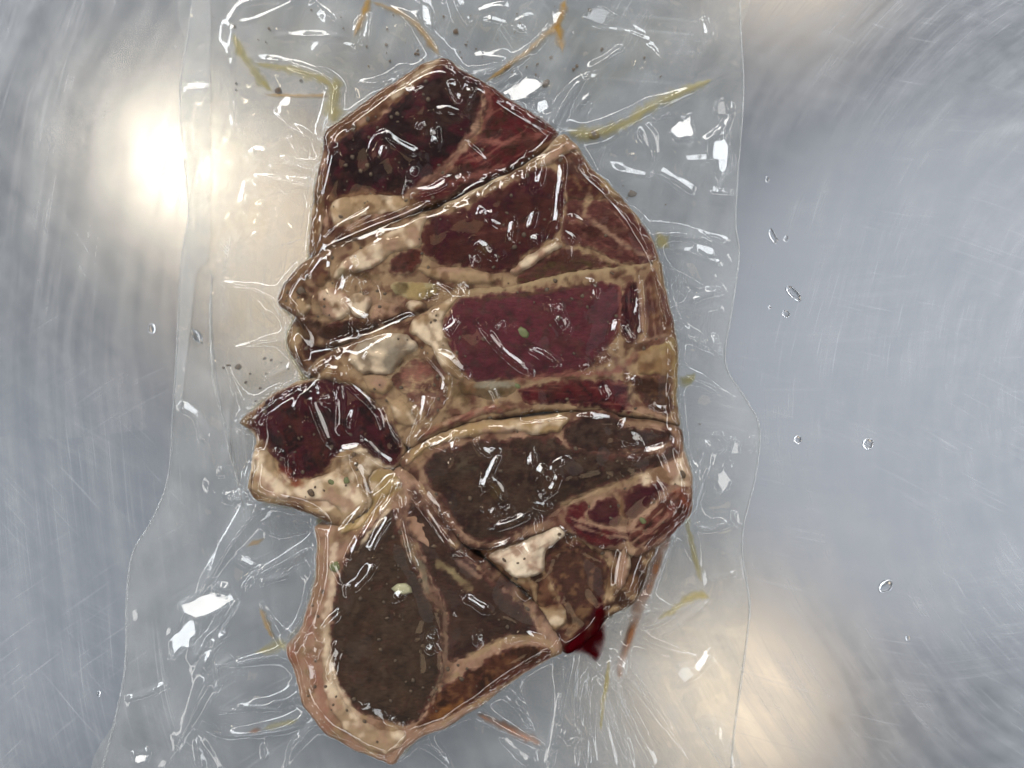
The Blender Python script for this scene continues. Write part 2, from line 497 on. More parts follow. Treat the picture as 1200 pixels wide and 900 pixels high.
class Chop:
    def __init__(self, label, outline, z, tilt=(0, 0), fat=(BE, TN, PB), seed=0, R=(7, 0.0042), strokes=(), wob=2.0, browning=0.6, name="meat_chop", cat="chop"):
        self.z, self.seed, self.R = z, seed, R
        self.poly = wobble(catmull(lift(outline, z), True), wob, 25, seed)
        self.c = self.poly.mean(0)
        self.tilt = tilt
        self.strokes = [(catmull(lift(s[0], z), False, 5) if len(s[0]) > 1 else lift(s[0], z), s[1], s[2], s[3] if len(s) > 3 else 0.8) for s in strokes]
        self.root = empty(name, self.c[0], self.c[1], label, cat, "marinated chops packed in the pouch")
        ALLPARTS.append((self.poly, self.slab_height))
        P, d, q, be, bv = clip_grid(self.poly, 2.0)
        zt = self.slab_height(P[:, 0], P[:, 1], d)
        self.fat, self.browning = fat, browning
        c = self.slab_color(P, d)
        c = self.paint(P, c)
        self.build("fat_layer", P, zt, q, be, bv, 0.0009, c, M_FAT)

    def base(self, u, v):
        return (self.z + self.tilt[0] * (u - self.c[0]) + self.tilt[1] * (v - self.c[1])
                + 0.0012 * fbm(u / 60, v / 60, self.seed, 2) + 0.0008 * fbm(u / 20, v / 20, self.seed + 3, 3))

    def slab_color(self, P, d):
        seed, fat, browning = self.seed, self.fat, self.browning
        n1 = fbm(P[:, 0] / 26, P[:, 1] / 26, seed + 1, 4); n2 = fbm(P[:, 0] / 11, P[:, 1] / 11, seed + 2, 4)
        c = np.tile(np.array(fat[0]), (len(P), 1))
        c = lerp(c, np.array(fat[2]), smoothstep(0.0, 0.4, n1))
        c = lerp(c, np.array(fat[1]), smoothstep(0.0, 0.45, fbm(P[:, 0] / 18, P[:, 1] / 18, seed + 2, 3)) * 0.85)
        big = fbm(P[:, 0] / 55, P[:, 1] / 55, seed + 15, 3)
        c = lerp(c, np.array(RB) * 1.3, smoothstep(0.0, 0.45, big) * 0.6 * browning)
        c = lerp(c, np.array(DB), smoothstep(0.18, 0.5, fbm(P[:, 0] / 20, P[:, 1] / 20, seed + 9, 3)) * browning)
        crease_shade = 1 - np.abs(fbm(P[:, 0] / 22 + n1 * .6, P[:, 1] / 22, seed + 17, 2)) * 11  # dark valleys between fat lobes, their shade painted into the colour
        c = lerp(c, np.array(DB), np.clip(crease_shade, 0, 1) * smoothstep(-.1, .3, n1 + big) * 0.7 * browning)
        edge = smoothstep(7.0, 0.0, d + 4 * n2) * 0.8 * browning
        return lerp(c, np.array(OL) * 0.7 + np.array(DB) * 0.5, edge)

    def slab_height(self, u, v, d):
        w, r = self.R
        t = np.clip(1 - d / w, 0, 1)
        return self.base(u, v) - r * (1 - np.sqrt(np.maximum(1 - t * t, 0)))

    def paint(self, P, c):
        for pl, wd, col, k in self.strokes:
            lo, hi = pl.min(0) - wd * 3, pl.max(0) + wd * 3
            m = np.nonzero((P[:, 0] > lo[0]) & (P[:, 0] < hi[0]) & (P[:, 1] > lo[1]) & (P[:, 1] < hi[1]))[0]
            if not len(m): continue
            x, y = P[m, 0], P[m, 1]
            if len(pl) > 1: d, t = seg_dist(x, y, pl, False)
            else: d, t = np.hypot(x - pl[0, 0], y - pl[0, 1]), np.zeros(len(m)) + .5
            d = d + wd * 0.7 * fbm(x / 9, y / 9, self.seed + 31, 3)
            a = smoothstep(wd, wd * 0.25, d) * k * (0.75 + 0.25 * np.sin(np.pi * np.clip(t, 0.05, 0.95)))
            a = a * np.clip(0.85 + 0.6 * fbm(x / 14, y / 14, self.seed + 40, 2), 0, 1.1)
            c[m] = lerp(c[m], np.array(col), np.clip(a, 0, 1))
        return c

    def build(self, name, P, zt, q, be, bv, zbot, c, m, label=None):
        lum = c.mean(1)
        c = c * lerp(np.tile(MU, (len(c), 1)), FA, smoothstep(0.07, 0.28, lum))
        x, y = W(P[:, 0], P[:, 1])
        V = np.stack([x, y, zt], 1)
        n = len(V)
        if np.isscalar(zbot): zb = np.full(len(bv), zbot)
        else: zb = zbot[bv]
        zb = np.minimum(zb, zt[bv] - 0.0003)
        B = np.stack([x[bv], y[bv], zb], 1)
        a = np.searchsorted(bv, be[:, 0]) + n; b = np.searchsorted(bv, be[:, 1]) + n
        F = np.concatenate([q, np.stack([be[:, 1], be[:, 0], a, b], 1)])
        o = mesh_obj(name, np.concatenate([V, B]), F, m, self.root, np.concatenate([c, c[bv]]))
        if label: o["label"] = label
        return o

    def part(self, name, outline, cols, up=0.0004, dome=0.0008, kind="muscle", wob=1.6, streak=None, label=None, rim=None, patch=(24, 10), w=4.5):
        """a muscle, strip of fat or bone that stands a little proud of the slab"""
        poly = wobble(wobble(catmull(lift(outline, self.z), True, 3), wob * 1.7, 22, self.seed + len(ALLPARTS)), wob * .8, 7, self.seed + 5)
        if kind == "muscle":
            nn = np.roll(poly, -1, 0) - np.roll(poly, 1, 0); nn = np.stack([nn[:, 1], -nn[:, 0]], 1) / (np.hypot(nn[:, 0], nn[:, 1])[:, None] + 1e-9)
            area = np.sum(poly[:, 0] * np.roll(poly[:, 1], -1) - np.roll(poly[:, 0], -1) * poly[:, 1])
            poly = poly + nn * (3.0 if area > 0 else -3.0)
        sd = self.seed + len(ALLPARTS) * 3
        def hgt(u, v, d):
            t = np.clip(1 - d / w, 0, 1)
            return (self.base(u, v) + up + dome * smoothstep(0, 26, d) - (up + 0.0005) * t * t
                    + 0.00030 * fbm(u / 9, v / 9, sd, 3))
        # never rise above the rounded rim of the slab it lies in
        def hgt2(u, v, d):
            z = hgt(u, v, d)
            ds = sdf(u, v, self.poly)
            cap = self.slab_height(u, v, np.maximum(ds, 0)) + np.minimum(up, 0.0006)
            return np.minimum(z, np.where(ds < self.R[0], cap, z))
        ALLPARTS.append((poly, hgt2))
        P, d, q, be, bv = clip_grid(poly, 1.7)
        zt = hgt2(P[:, 0], P[:, 1], d)
        u, v = P[:, 0], P[:, 1]
        ps = (patch[0] * 1.3, patch[1] * 1.9) if kind != 'muscle' else patch
        n1 = fbm(u / ps[0], v / ps[0], sd + 1, 3); n2 = fbm(u / ps[1], v / ps[1], sd + 2, 3)
        c = np.tile(np.array(cols[0]), (len(P), 1))
        if len(cols) > 1: c = lerp(c, np.array(cols[1]), smoothstep(-0.15, 0.35, n1))
        if len(cols) > 2: c = lerp(c, np.array(cols[2]), smoothstep(0.05, 0.5, n2) * 0.8)
        if streak:
            ang, col, k = streak
            ca, sa = math.cos(math.radians(ang)), math.sin(math.radians(ang))
            a, b = (u * ca + v * sa) / 40, (-u * sa + v * ca) / 5
            c = lerp(c, np.array(col), smoothstep(0.15, 0.6, fbm(a, b, sd + 4, 3)) * k)
        # faint marbling
        if kind == "muscle":
            vn = 1 - np.abs(fbm(u / 34, v / 26, sd + 8, 4)) * 15
            c = lerp(c, np.array(cols[0]) * 0.5 + np.array(PK) * 0.35, np.clip(vn, 0, 1) * smoothstep(-.2, .4, n1) * 0.55)
            c = lerp(c, np.array(TN) * 0.45, smoothstep(0.1, 0.55, fbm(u / 34, v / 34, sd + 20, 4)) * 0.30)
            c = lerp(c, c * 0.45, smoothstep(0.05, 0.5, fbm(u / 19, v / 19, sd + 22, 4)) * 0.45)
            fl = perlin(u / 3.2, v / 3.2, sd + 12)
            c = lerp(c, np.array(PK) * 0.6, smoothstep(0.62, 0.8, fl) * 0.35)
            c = lerp(c, np.array(PK) * 0.5, smoothstep(8.0, 2.0, d + 6 * n2 + 4 * n1) * 0.55)
        ragged = fbm(u / 8, v / 8, sd + 28, 4)
        c = lerp(c, self.slab_color(P, np.full(len(P), 30.0)), smoothstep(5.0, 1.0, d + (4.5 if kind == 'muscle' else 2.5) * ragged) * (0.9 if kind == 'muscle' else 0.6))
        if rim: c = lerp(c, np.array(rim), smoothstep(4.5, 0.5, d + 2 * n2) * 0.8)
        c = self.paint(P, c)
        zb = self.base(u, v) - 0.004
        m = {"muscle": M_MUSCLE, "fat": M_FAT, "bone": M_BONE}[kind]
        return self.build(name, P, zt, q, be, bv, np.maximum(zb, 0.001), c, m, label)

# --- chop at the top of the pack
A = Chop("dark purple chop with a pointed tip, topmost in the pouch",
    [(515,66),(540,79),(567,95),(610,122),(650,150),(656,164),(630,185),(590,206),(540,230),(490,250),(450,268),(420,281),(388,294),(362,302),(362,262),(368,215),(376,180),(380,152),(395,140),(430,115),(470,88)],
    0.0150, (0, -0.000010), (TN, (.12,.06,.04), PB), 101,
    strokes=[([(500,80),(470,100),(430,128),(400,150)], 9, TN, .8), ([(512,72),(490,90),(462,112)], 5, LB, .7),
             ([(565,120),(560,145),(548,165),(520,198),(495,215),(478,228)], 6, PB, .95), ([(552,160),(590,168),(638,156)], 5, PK, .85),
             ([(566,100),(575,125),(566,150)], 4, PK, .7), ([(530,215),(560,205),(590,195)], 5, PK, .8), ([(545,190),(575,182)], 3, PK, .7),
             ([(500,110),(540,100),(548,130),(500,140)], 14, GB, .75), ([(585,185),(615,165)], 9, DB, .7),
             ([(383,238),(389,264)], 4, RB, .9), ([(366,240),(358,295)], 4, LB, .5), ([(385,145),(400,135)], 8, OL, .7), ([(385,292),(440,270),(500,246),(570,214),(630,184)], 6, (.06,.045,.02), .85),
             ([(500,200),(540,185),(500,215)], 8, RD, .5)])
A.part("muscle", [(382,190),(386,172),(402,160),(440,143),(462,122),(490,99),(512,82),(530,78),(550,90),(566,104),(562,140),(552,160),(515,200),(480,226),(450,226),(420,223),(393,231),(384,212)],
       [DK, PU, (0.045,0.028,0.026)], dome=.0016, label="near-black purple eye muscle")
A.part("muscle", [(569,103),(600,120),(640,145),(648,156),(636,168),(600,196),(565,216),(540,226),(500,236),(486,230),(520,204),(556,164),(566,140)],
       [RD, (0.11,0.05,0.045), DB], streak=(-32, PK, .7), label="red muscle streaked with pink sinew")
A.part("fat_strip", [(390,234),(420,226),(475,228),(482,238),(470,248),(425,254),(396,268),(386,262)], [BE, LB, TN], kind="fat", label="beige fat below the eye muscle")
A.part("fat_rim", [(368,215),(378,205),(382,250),(374,285),(362,298),(362,262)], [TN, (0.3,.2,.13), OL], kind="fat", streak=(97, LB, .5))

# --- second chop
B = Chop("brown purple chop with a long beige fat tail, second from the top",
    [(656,158),(672,165),(690,190),(715,215),(745,250),(768,285),(776,318),(740,326),(700,330),(650,340),(600,350),(550,352),(520,362),(480,378),(440,395),(400,405),(366,405),(345,374),(322,350),(348,310),(380,290),(420,274),(470,254),(520,238),(580,209),(625,186)],
    0.0185, (0.000004, -0.000022), ((.42,.29,.19), (.2,.12,.075), BE), 137,
    strokes=[([(655,160),(625,183),(575,212),(520,240)], 5, LB, .8), ([(600,185),(560,215)], 4, OL, .6),
             ([(360,300),(345,335),(330,350)], 8, TN, .8), ([(353,340),(358,350)], 8, DB, .95), ([(375,300),(368,330)], 7, RB, .6),
             ([(385,345),(410,360)], 10, LB, .7), ([(400,318),(440,325)], 6, OL, .7), ([(430,350),(470,355)], 7, PB, .6),
             ([(395,385),(440,378),(475,362)], 10, DB, .85), ([(350,375),(390,395)], 14, DB, .8),
             ([(700,205),(720,225),(735,245)], 8, YB, .5), ([(705,232),(730,235)], 6, DB, .6),
             ([(678,250),(705,268),(735,290),(760,300)], 4, PB, .7), ([(690,232),(680,260)], 5, BE, .6),
             ([(385,290),(425,274),(470,256),(520,240)], 6, (.09,.075,.03), .9), ([(345,375),(400,390),(450,378),(500,360)], 7, (.05,.03,.014), .85), ([(540,300),(580,305)], 6, RB, .5), ([(560,275),(600,268),(630,262)], 3, PK, .4),
             ([(568,290)], 9, OL, .8)])
B.part("muscle", [(497,264),(510,254),(545,245),(570,229),(600,216),(625,201),(642,199),(656,210),(662,232),(656,268),(640,285),(612,298),(600,316),(575,319),(545,312),(520,309),(501,301),(493,285)],
       [RB, PU, (0.075,0.03,0.028)], dome=.0014, label="brown purple eye muscle")
B.part("muscle", [(650,187),(672,181),(692,202),(713,224),(702,234),(668,231),(660,208)], [(0.14,.08,.06), RB, TN], label="brown muscle under the upper tip")
B.part("muscle", [(666,237),(690,238),(720,238),(745,257),(768,292),(764,306),(735,309),(712,301),(688,291),(664,286),(657,274)],
       [(0.16,.065,.058), RB, (0.22,.12,.09)], dome=.0014, streak=(30, PK, .5), label="pinkish brown muscle at the outer end")
B.part("bone", [(597,316),(615,302),(648,284),(661,288),(650,297),(625,311),(606,323)], [LB, PB], up=.0016, kind="bone", label="cut rib bone end, pale pink")
B.part("muscle", [(606,326),(640,304),(664,291),(700,302),(722,311),(690,316),(650,323),(622,330)], [(0.13,.075,.05), RB, OL])
B.part("fat_strip", [(501,250),(496,270),(492,290),(462,295),(450,307),(425,318),(391,327),(398,308),(430,286),(470,262)], [(0.5,.35,.24), LB, PB], up=.0012, kind="fat", label="broad beige wedge of fat")
B.part("muscle", [(459,304),(475,291),(495,296),(490,312),(472,319),(456,318)], [RB, (0.14,.05,.03), DB])
B.part("fat_strip", [(490,314),(525,313),(547,313),(575,321),(579,333),(537,333),(505,328)], [BE, PB, TN], up=.0012, kind="fat")
B.part("cartilage", [(460,331),(500,328),(518,338),(500,351),(465,348)], [YB, (.5,.45,.28), OL], kind="bone", label="yellowish glassy cartilage")
B.part("fat_lobe", [(372,345),(390,336),(410,345),(412,365),(395,376),(376,366)], [PB, LB, TN], up=.0016, kind="fat")
B.part("fat_lobe", [(344,350),(356,340),(364,352),(360,368),(346,370)], [BE, TN, LB], up=.0012, kind="fat")
B.part("fat_lobe", [(432,362),(455,352),(472,365),(468,384),(450,388),(436,378)], [PB, BE, TN], up=.0014, kind="fat")

B.part("fat_lobe", [(404,352),(420,342),(436,350),(434,366),(416,372)], [(.5,.4,.33), LB, TN], up=.0018, kind="fat")
B.part("fat_lobe", [(366,318),(380,306),(390,316),(382,334),(368,334)], [TN, RB, BE], up=.0012, kind="fat")
B.part("muscle", [(395,376),(420,376),(432,384),(410,396),(388,398),(372,388)], [DB, RB, (.15,.1,.06)], up=.0006)
B.part("fat_lobe", [(478,352),(498,354),(500,368),(486,378),(474,368)], [BE, TN, LB], up=.0014, kind="fat")
B.part("fat_lobe", [(668,166),(678,176),(664,182),(640,196),(628,192),(648,174)], [PB, LB, TN], up=.0012, kind="fat")

K_ = Chop("dark brown ragged scrap of meat in the notch at the left of the pouch",
    [(350,366),(338,384),(334,402),(344,424),(362,442),(395,428),(420,400),(430,380),(395,372)],
    0.0125, (0.00002, 0), (TN, DB, (.2,.15,.09)), 401, browning=.9, name="meat_offcut", cat="meat piece",
    strokes=[([(345,385),(340,405)], 7, BE, .6), ([(360,400),(365,420)], 6, GB, .8), ([(385,385),(375,410)], 6, (.05,.02,.015), .9)])
K_.part("muscle", [(362,392),(385,384),(392,402),(372,424),(356,414)], [(0.05,.022,.018), RB, DB])
K_.part("fat_lobe", [(340,388),(352,382),(356,398),(348,412),(339,404)], [BE, TN, (.3,.26,.16)], kind="fat")

# --- third chop
C = Chop("chop with a purple rectangular eye muscle, middle of the pouch",
    [(520,352),(545,339),(600,331),(665,318),(715,311),(750,306),(774,306),(782,340),(791,380),(796,410),(796,465),(799,500),(770,496),(735,490),(700,486),(660,484),(620,486),(580,494),(540,502),(505,516),(480,528),(458,508),(440,478),(418,456),(390,448),(362,442),(366,425),(400,404),(440,386),(480,370)],
    0.0190, (-0.000004, -0.000012), ((.42,.29,.19), (.2,.11,.075), BE), 173,
    strokes=[([(546,342),(600,334),(665,321),(715,313),(748,309)], 7, (.5,.38,.24), .95), ([(560,352),(640,342),(700,330)], 3, OL, .5),
             ([(726,334),(725,380),(715,405)], 2.5, PK, .7), ([(748,330),(752,360),(754,395)], 3, PB, .8), ([(765,320),(772,350),(780,385)], 4, TN, .7),
             ([(607,445),(665,438),(720,435),(745,415)], 5, PK, .9), ([(690,428),(720,420)], 8, RB, .6), ([(745,448),(775,455)], 12, DB, .85),
             ([(757,420),(770,412)], 8, BE, .7), ([(788,400),(793,435),(793,470)], 6, YB, .85), ([(745,400),(790,392)], 3, PB, .6),
             ([(735,478),(760,482),(790,494)], 4, PB, .8), ([(530,452),(545,462)], 13, OL, .85), ([(560,452),(600,450)], 6, GW, .6),
             ([(500,372),(508,395),(525,410)], 4, TN, .7), ([(480,440),(500,432)], 10, PK, .8), ([(470,470),(495,490)], 8, BE, .8),
             ([(400,430),(430,445)], 8, BE, .7), ([(365,440),(400,412)], 5, DB, .9)])
C.part("muscle", [(526,365),(546,350),(600,342),(650,337),(700,332),(726,335),(728,360),(724,385),(714,405),(700,420),(688,431),(650,439),(600,443),(560,446),(545,440),(535,420),(526,400),(521,382)],
       [(0.16,.046,.064), (0.175,.048,.070), (0.12,.062,.062)], dome=.002, label="purple rectangular eye muscle")
C.part("muscle", [(729,338),(747,331),(751,360),(752,388),(740,402),(727,384)], [PU, (0.10,.04,.04), DK], streak=(88, PK, .6))
C.part("fat_rim", [(754,332),(768,312),(781,345),(789,380),(787,394),(762,400),(755,385)], [(0.17,.085,.065), TN, RB], kind="fat", streak=(82, PB, .5), label="brownish outer rim")
C.part("fat_lobe", [(748,412),(770,402),(790,400),(793,440),(780,441),(748,438)], [(.36,.23,.12), TN, YB], kind="fat")
C.part("muscle", [(611,454),(640,449),(690,446),(733,448),(737,470),(738,484),(702,478),(665,474),(628,473),(612,465)], [RD, PU, DK], streak=(3, PK, .6), label="narrow red strip of muscle")
C.part("muscle", [(742,442),(778,444),(788,468),(786,488),(764,480),(746,462)], [(0.10,.065,.045), DB, TN])
C.part("fat_rim", [(547,339),(522,351),(502,363),(484,376),(478,390),(492,396),(506,410),(516,430),(530,444),(544,444),(533,420),(523,392),(521,372)], [BE, LB, TN], up=.0012, kind="fat")
C.part("bone", [(408,420),(420,402),(440,391),(474,392),(490,407),(476,420),(462,436),(440,440),(418,434)], [(.5,.43,.35), LB, (.36,.27,.2)], up=.002, dome=.0035, kind="bone", label="rounded grey white bone end")
C.part("muscle", [(460,446),(485,422),(505,434),(517,450),(520,475),(505,492),(490,482),(480,466)], [(0.34,.20,.15), (0.2,.11,.08), BE], label="pink muscle beside the bone")
C.part("fat_strip", [(450,463),(472,470),(486,487),(486,498),(467,498),(458,482)], [BE, LB], up=.0012, kind="fat")
C.part("fat_lobe", [(372,438),(398,420),(410,436),(436,446),(430,458),(400,446)], [BE, TN, PB], kind="fat")

C.part("fat_lobe", [(424,440),(450,438),(462,450),(450,462),(432,458)], [BE, PB, TN], up=.0014, kind="fat")
C.part("fat_strip", [(548,447),(600,446),(606,458),(584,468),(556,466),(540,458)], [(.2,.16,.09), TN, OL], up=.0006, kind="fat")
C.part("fat_strip", [(486,508),(520,492),(556,478),(600,472),(606,480),(560,490),(520,504),(492,518)], [PK, PB, TN], up=.001, kind="fat", streak=(-25, DB, .5))
C.part("fat_lobe", [(366,436),(380,426),(392,434),(386,444),(372,444)], [BE, OL, TN], up=.001, kind="fat")

# --- left chop
D = Chop("small dark purple chop with a curved speckled fat edge, at the left of the pouch",
    [(276,495),(300,476),(330,455),(365,443),(402,443),(424,452),(440,468),(464,496),(476,532),(466,550),(446,552),(432,565),(437,592),(424,608),(402,620),(380,612),(350,600),(320,592),(298,588),(288,572),(292,548),(298,520),(292,505)],
    0.0175, (0.000012, 0), (BE, (.34,.22,.13), LB), 211, browning=.4,
    strokes=[([(277,494),(298,492)], 7, OL, .95), ([(300,515),(315,530)], 8, TN, .7), ([(330,552),(352,568)], 8, (.3,.06,.03), .8),
             ([(310,575),(350,585),(390,590)], 6, PB, .7), ([(330,592),(370,602),(395,612)], 7, DB, .7), ([(300,560),(320,575)], 5, PK, .6),
             ([(400,540),(432,530),(450,540)], 3, GB, .6), ([(292,580),(300,540)], 3, DB, .7)])
D.part("muscle", [(290,495),(300,482),(328,460),(366,446),(400,446),(420,453),(436,468),(460,496),(472,532),(461,546),(445,539),(420,524),(397,533),(380,552),(347,563),(332,551),(309,520),(298,506)],
       [PU, DK, (0.10,.028,.024)], dome=.002, streak=(75, RD, .5), label="dark purple muscle")
D.part("fat_rim", [(297,522),(317,530),(326,552),(348,567),(372,559),(390,553),(410,558),(425,573),(432,592),(420,606),(403,615),(396,596),(372,588),(336,586),(306,583),(292,574),(293,552)],
       [(.52,.38,.25), LB, PB], up=.0012, kind="fat", label="curved cream fat edge with herb flecks")

# --- chop at the lower right
G = Chop("ragged brown offcut with white fat, above the red juice pocket",
    [(556,636),(600,626),(640,612),(665,608),(700,632),(740,628),(775,628),(765,660),(755,690),(742,712),(712,728),(696,748),(664,768),(644,748),(632,720),(615,695),(588,676)],
    0.0175, (0, 0), (TN, DB, BE), 251, browning=.9,
    strokes=[([(690,650),(720,640),(745,650)], 8, DB, .7), ([(700,640),(725,660)], 4, PB, .6), ([(745,640),(752,690)], 6, GB, .7), ([(660,740),(655,760)], 8, RB, .7)],
    name="meat_offcut", cat="meat piece")
G.part("muscle", [(641,653),(675,636),(712,663),(712,678),(702,706),(680,713),(663,725),(657,702),(647,685)], [(0.11,.06,.04), BR, TN], label="brown muscle")
G.part("fat_strip", [(618,683),(630,683),(633,709),(660,708),(663,730),(646,741),(633,731),(625,703)], [BE, TN, LB], kind="fat", up=.0012)
G.part("fat_lobe", [(729,637),(740,656),(736,680),(725,692),(720,673),(724,650)], [PB, LB], up=.002, kind="fat", label="pale pink lozenge of fat")
G.part("fat_strip", [(572,651),(605,636),(635,623),(655,615),(662,627),(641,645),(637,670),(607,677),(590,666)], [(1.2,1.06,.90), (1.0,.84,.70), PB], up=.0026, dome=.0015, kind="fat", streak=(-28, PB, .5), label="white flap of fat")

# --- fourth chop
E = Chop("wide grey brown chop with purple lower muscles, right of centre under the purple eye",
    [(467,542),(480,526),(505,512),(545,498),(600,490),(660,484),(700,484),(740,490),(790,498),(802,506),(805,530),(813,562),(811,598),(798,618),(775,640),(750,655),(720,648),(690,640),(660,625),(640,625),(605,638),(570,648),(540,640),(512,606),(484,568)],
    0.0205, (0, -0.000012), ((.40,.26,.18), (.2,.11,.08), PB), 307,
    strokes=[([(478,555),(505,598),(540,638),(580,648),(620,634)], 11, (.075,.042,.028), .95), ([(485,530),(545,502),(600,494),(660,488)], 8, (.54,.38,.21), .95), ([(485,545),(520,512)], 5, TN, .5),
             ([(660,590),(700,575),(740,563),(765,550)], 5, BE, .9), ([(670,526),(715,529),(752,529),(790,512)], 3.5, GB, .9), ([(790,500),(802,540),(808,580)], 5, PB, .7),
             ([(725,582),(730,612)], 4, TN, .9), ([(745,612),(785,572)], 5, PB, .8), ([(752,630),(800,585)], 5, PK, .8), ([(680,610),(720,620),(750,620)], 4, PB, .8),
             ([(660,600),(680,625),(710,640)], 5, RD, .7), ([(757,560)], 9, LB, .8), ([(582,575)], 11, OL, .9), ([(545,545)], 14, (.16,.15,.10), .8),
             ([(795,575),(808,595)], 6, (.4,.12,.05), .6), ([(775,640),(800,612)], 5, RD, .5)])
E.part("muscle", [(498,548),(505,532),(530,523),(560,516),(600,513),(650,513),(672,524),(720,532),(760,532),(790,522),(794,532),(760,550),(740,560),(700,572),(662,590),(640,606),(610,622),(580,632),(556,632),(535,612),(515,582),(502,564)],
       [(0.085,.062,.042), (0.055,.033,.024), (0.11,.088,.058)], dome=.002, label="dark grey brown eye muscle")
E.part("muscle", [(661,503),(680,488),(715,486),(740,500),(785,506),(787,513),(752,527),(715,527),(675,526),(662,519)], [(0.095,.07,.052), GB, (0.04,.023,.017)], label="grey lens of muscle")
E.part("fat_lobe", [(753,561),(766,548),(790,536),(803,531),(811,568),(800,570),(786,570),(770,565)], [PB, LB, TN], kind="fat")
E.part("muscle", [(690,601),(700,588),(720,583),(725,611),(702,616),(692,610)], [PU, (0.10,.02,.035)], dome=.001)
E.part("muscle", [(732,581),(752,568),(777,567),(782,573),(765,590),(745,605),(731,603)], [PU, (0.10,.03,.035)], dome=.001)
E.part("muscle", [(748,612),(790,575),(801,578),(810,592),(800,612),(780,630),(754,642),(737,632)], [RB, (.22,.09,.065), DB], streak=(-42, PB, .8), label="red brown ribbed muscle")
E.part("muscle", [(662,596),(686,590),(690,612),(720,620),(742,626),(720,640),(690,636),(668,620)], [RD, PU, RB], streak=(20, PB, .6))
E.part("fat_rim", [(474,540),(505,513),(545,499),(600,491),(655,487),(672,489),(658,502),(648,509),(600,508),(560,511),(528,518),(500,527),(480,546)], [(.52,.36,.2), LB, PB], up=.0012, kind="fat", label="long beige fat rim with herb flecks")

# --- bottom chop
F_ = Chop("large grey brown chop with a thick pale fat rim, lowest in the pouch",
    [(466,548),(448,572),(430,600),(400,615),(368,618),(370,645),(363,695),(348,740),(332,762),(340,784),(346,812),(352,830),(362,842),(382,866),(420,886),(446,898),(462,900),(474,884),(496,868),(530,852),(562,832),(600,802),(640,776),(660,764),(652,738),(634,712),(606,690),(575,662),(545,640),(518,600),(496,562)],
    0.0190, (0.000006, -0.000010), (PB, (.36,.22,.15), BE), 353, browning=.3,
    strokes=[([(368,620),(372,660),(360,710),(345,750)], 7, (.38,.25,.16), .8), ([(345,765),(370,790),(380,840),(385,855)], 9, (.42,.2,.15), .75), ([(360,715),(365,745)], 5, PK, .7),
             ([(392,640),(388,690),(382,740),(392,800),(420,845)], 6, LB, .8), ([(415,620),(440,600),(465,570)], 5, (.55,.38,.17), .85), ([(425,635),(455,598)], 3, LB, .7),
             ([(345,820),(360,845),(380,865)], 4, DB, .8), ([(330,765),(345,775)], 5, (.35,.12,.06), .6),
             ([(484,578),(520,612),(560,655),(600,690),(640,722)], 12, (.085,.048,.032), .95), ([(472,600),(486,645),(508,690),(520,730),(522,780),(510,812)], 9, (.10,.066,.048), .92),
             ([(520,710),(522,740),(521,775),(508,812)], 3, (.28,.20,.15), .9), ([(500,693),(518,712)], 5, (.25,.17,.12), .8), ([(478,640),(495,670),(500,690)], 6, (.3,.27,.2), .8),
             ([(545,775),(585,752),(622,745),(645,756)], 5, BE, .85), ([(470,880),(512,858),(560,830)], 5, (.6,.42,.38), .7), ([(540,825),(510,840)], 7, (.4,.2,.06), .7),
             ([(490,800),(470,835)], 2, GB, .7), ([(475,785),(490,800)], 2, GB, .6), ([(515,657),(535,675),(550,688)], 6, (.42,.34,.2), .8), ([(535,655),(562,675)], 4, PB, .6)])
F_.part("muscle", [(464,598),(450,604),(412,640),(401,665),(393,690),(388,730),(388,765),(396,800),(405,816),(423,834),(455,848),(488,845),(508,810),(520,786),(519,775),(519,730),(514,715),(499,695),(488,665),(474,640),(467,620)],
       [(0.092,.074,.048), (0.078,.058,.038), (0.115,.094,.062)], dome=.0026, label="large round grey brown eye muscle")
F_.part("muscle", [(482,588),(510,612),(535,642),(562,668),(592,692),(618,715),(630,736),(624,742),(600,745),(570,754),(545,770),(526,774),(524,740),(520,705),(503,670),(492,640),(480,612)],
       [(0.085,.060,.042), (0.070,.042,.030), (0.10,.074,.050)], dome=.002, label="dark brown muscle")
F_.part("muscle", [(510,814),(540,792),(560,778),(590,761),(622,755),(645,761),(641,772),(600,794),(572,811),(540,832),(505,848),(482,855),(496,840)],
       [(0.13,.06,.03), DB, (.24,.13,.06)], label="brown lower strip of muscle")
F_.part("fat_lobe", [(470,612),(490,602),(507,632),(505,646),(490,632),(474,624)], [(.45,.27,.19), PB], up=.0014, kind="fat")
F_.part("fat_strip", [(512,655),(522,655),(545,675),(555,690),(545,692),(528,680),(514,666)], [(.45,.37,.22), YB], up=.0014, kind="fat")
F_.part("fat_rim", [(412,545),(440,546),(466,556),(472,566),(452,582),(428,612),(404,628),(398,618),(420,600),(434,580),(428,562)], [(.5,.36,.18), YB, LB], up=.001, kind="fat", streak=(-55, LB, .7), label="yellow pleated fat at the top corner")
F_.part("fat_rim", [(388,760),(392,800),(402,820),(424,842),(450,856),(476,860),(468,880),(440,884),(408,862),(384,826),(376,790),(378,760)], [(.52,.38,.26), LB, PB], up=.001, kind="fat")

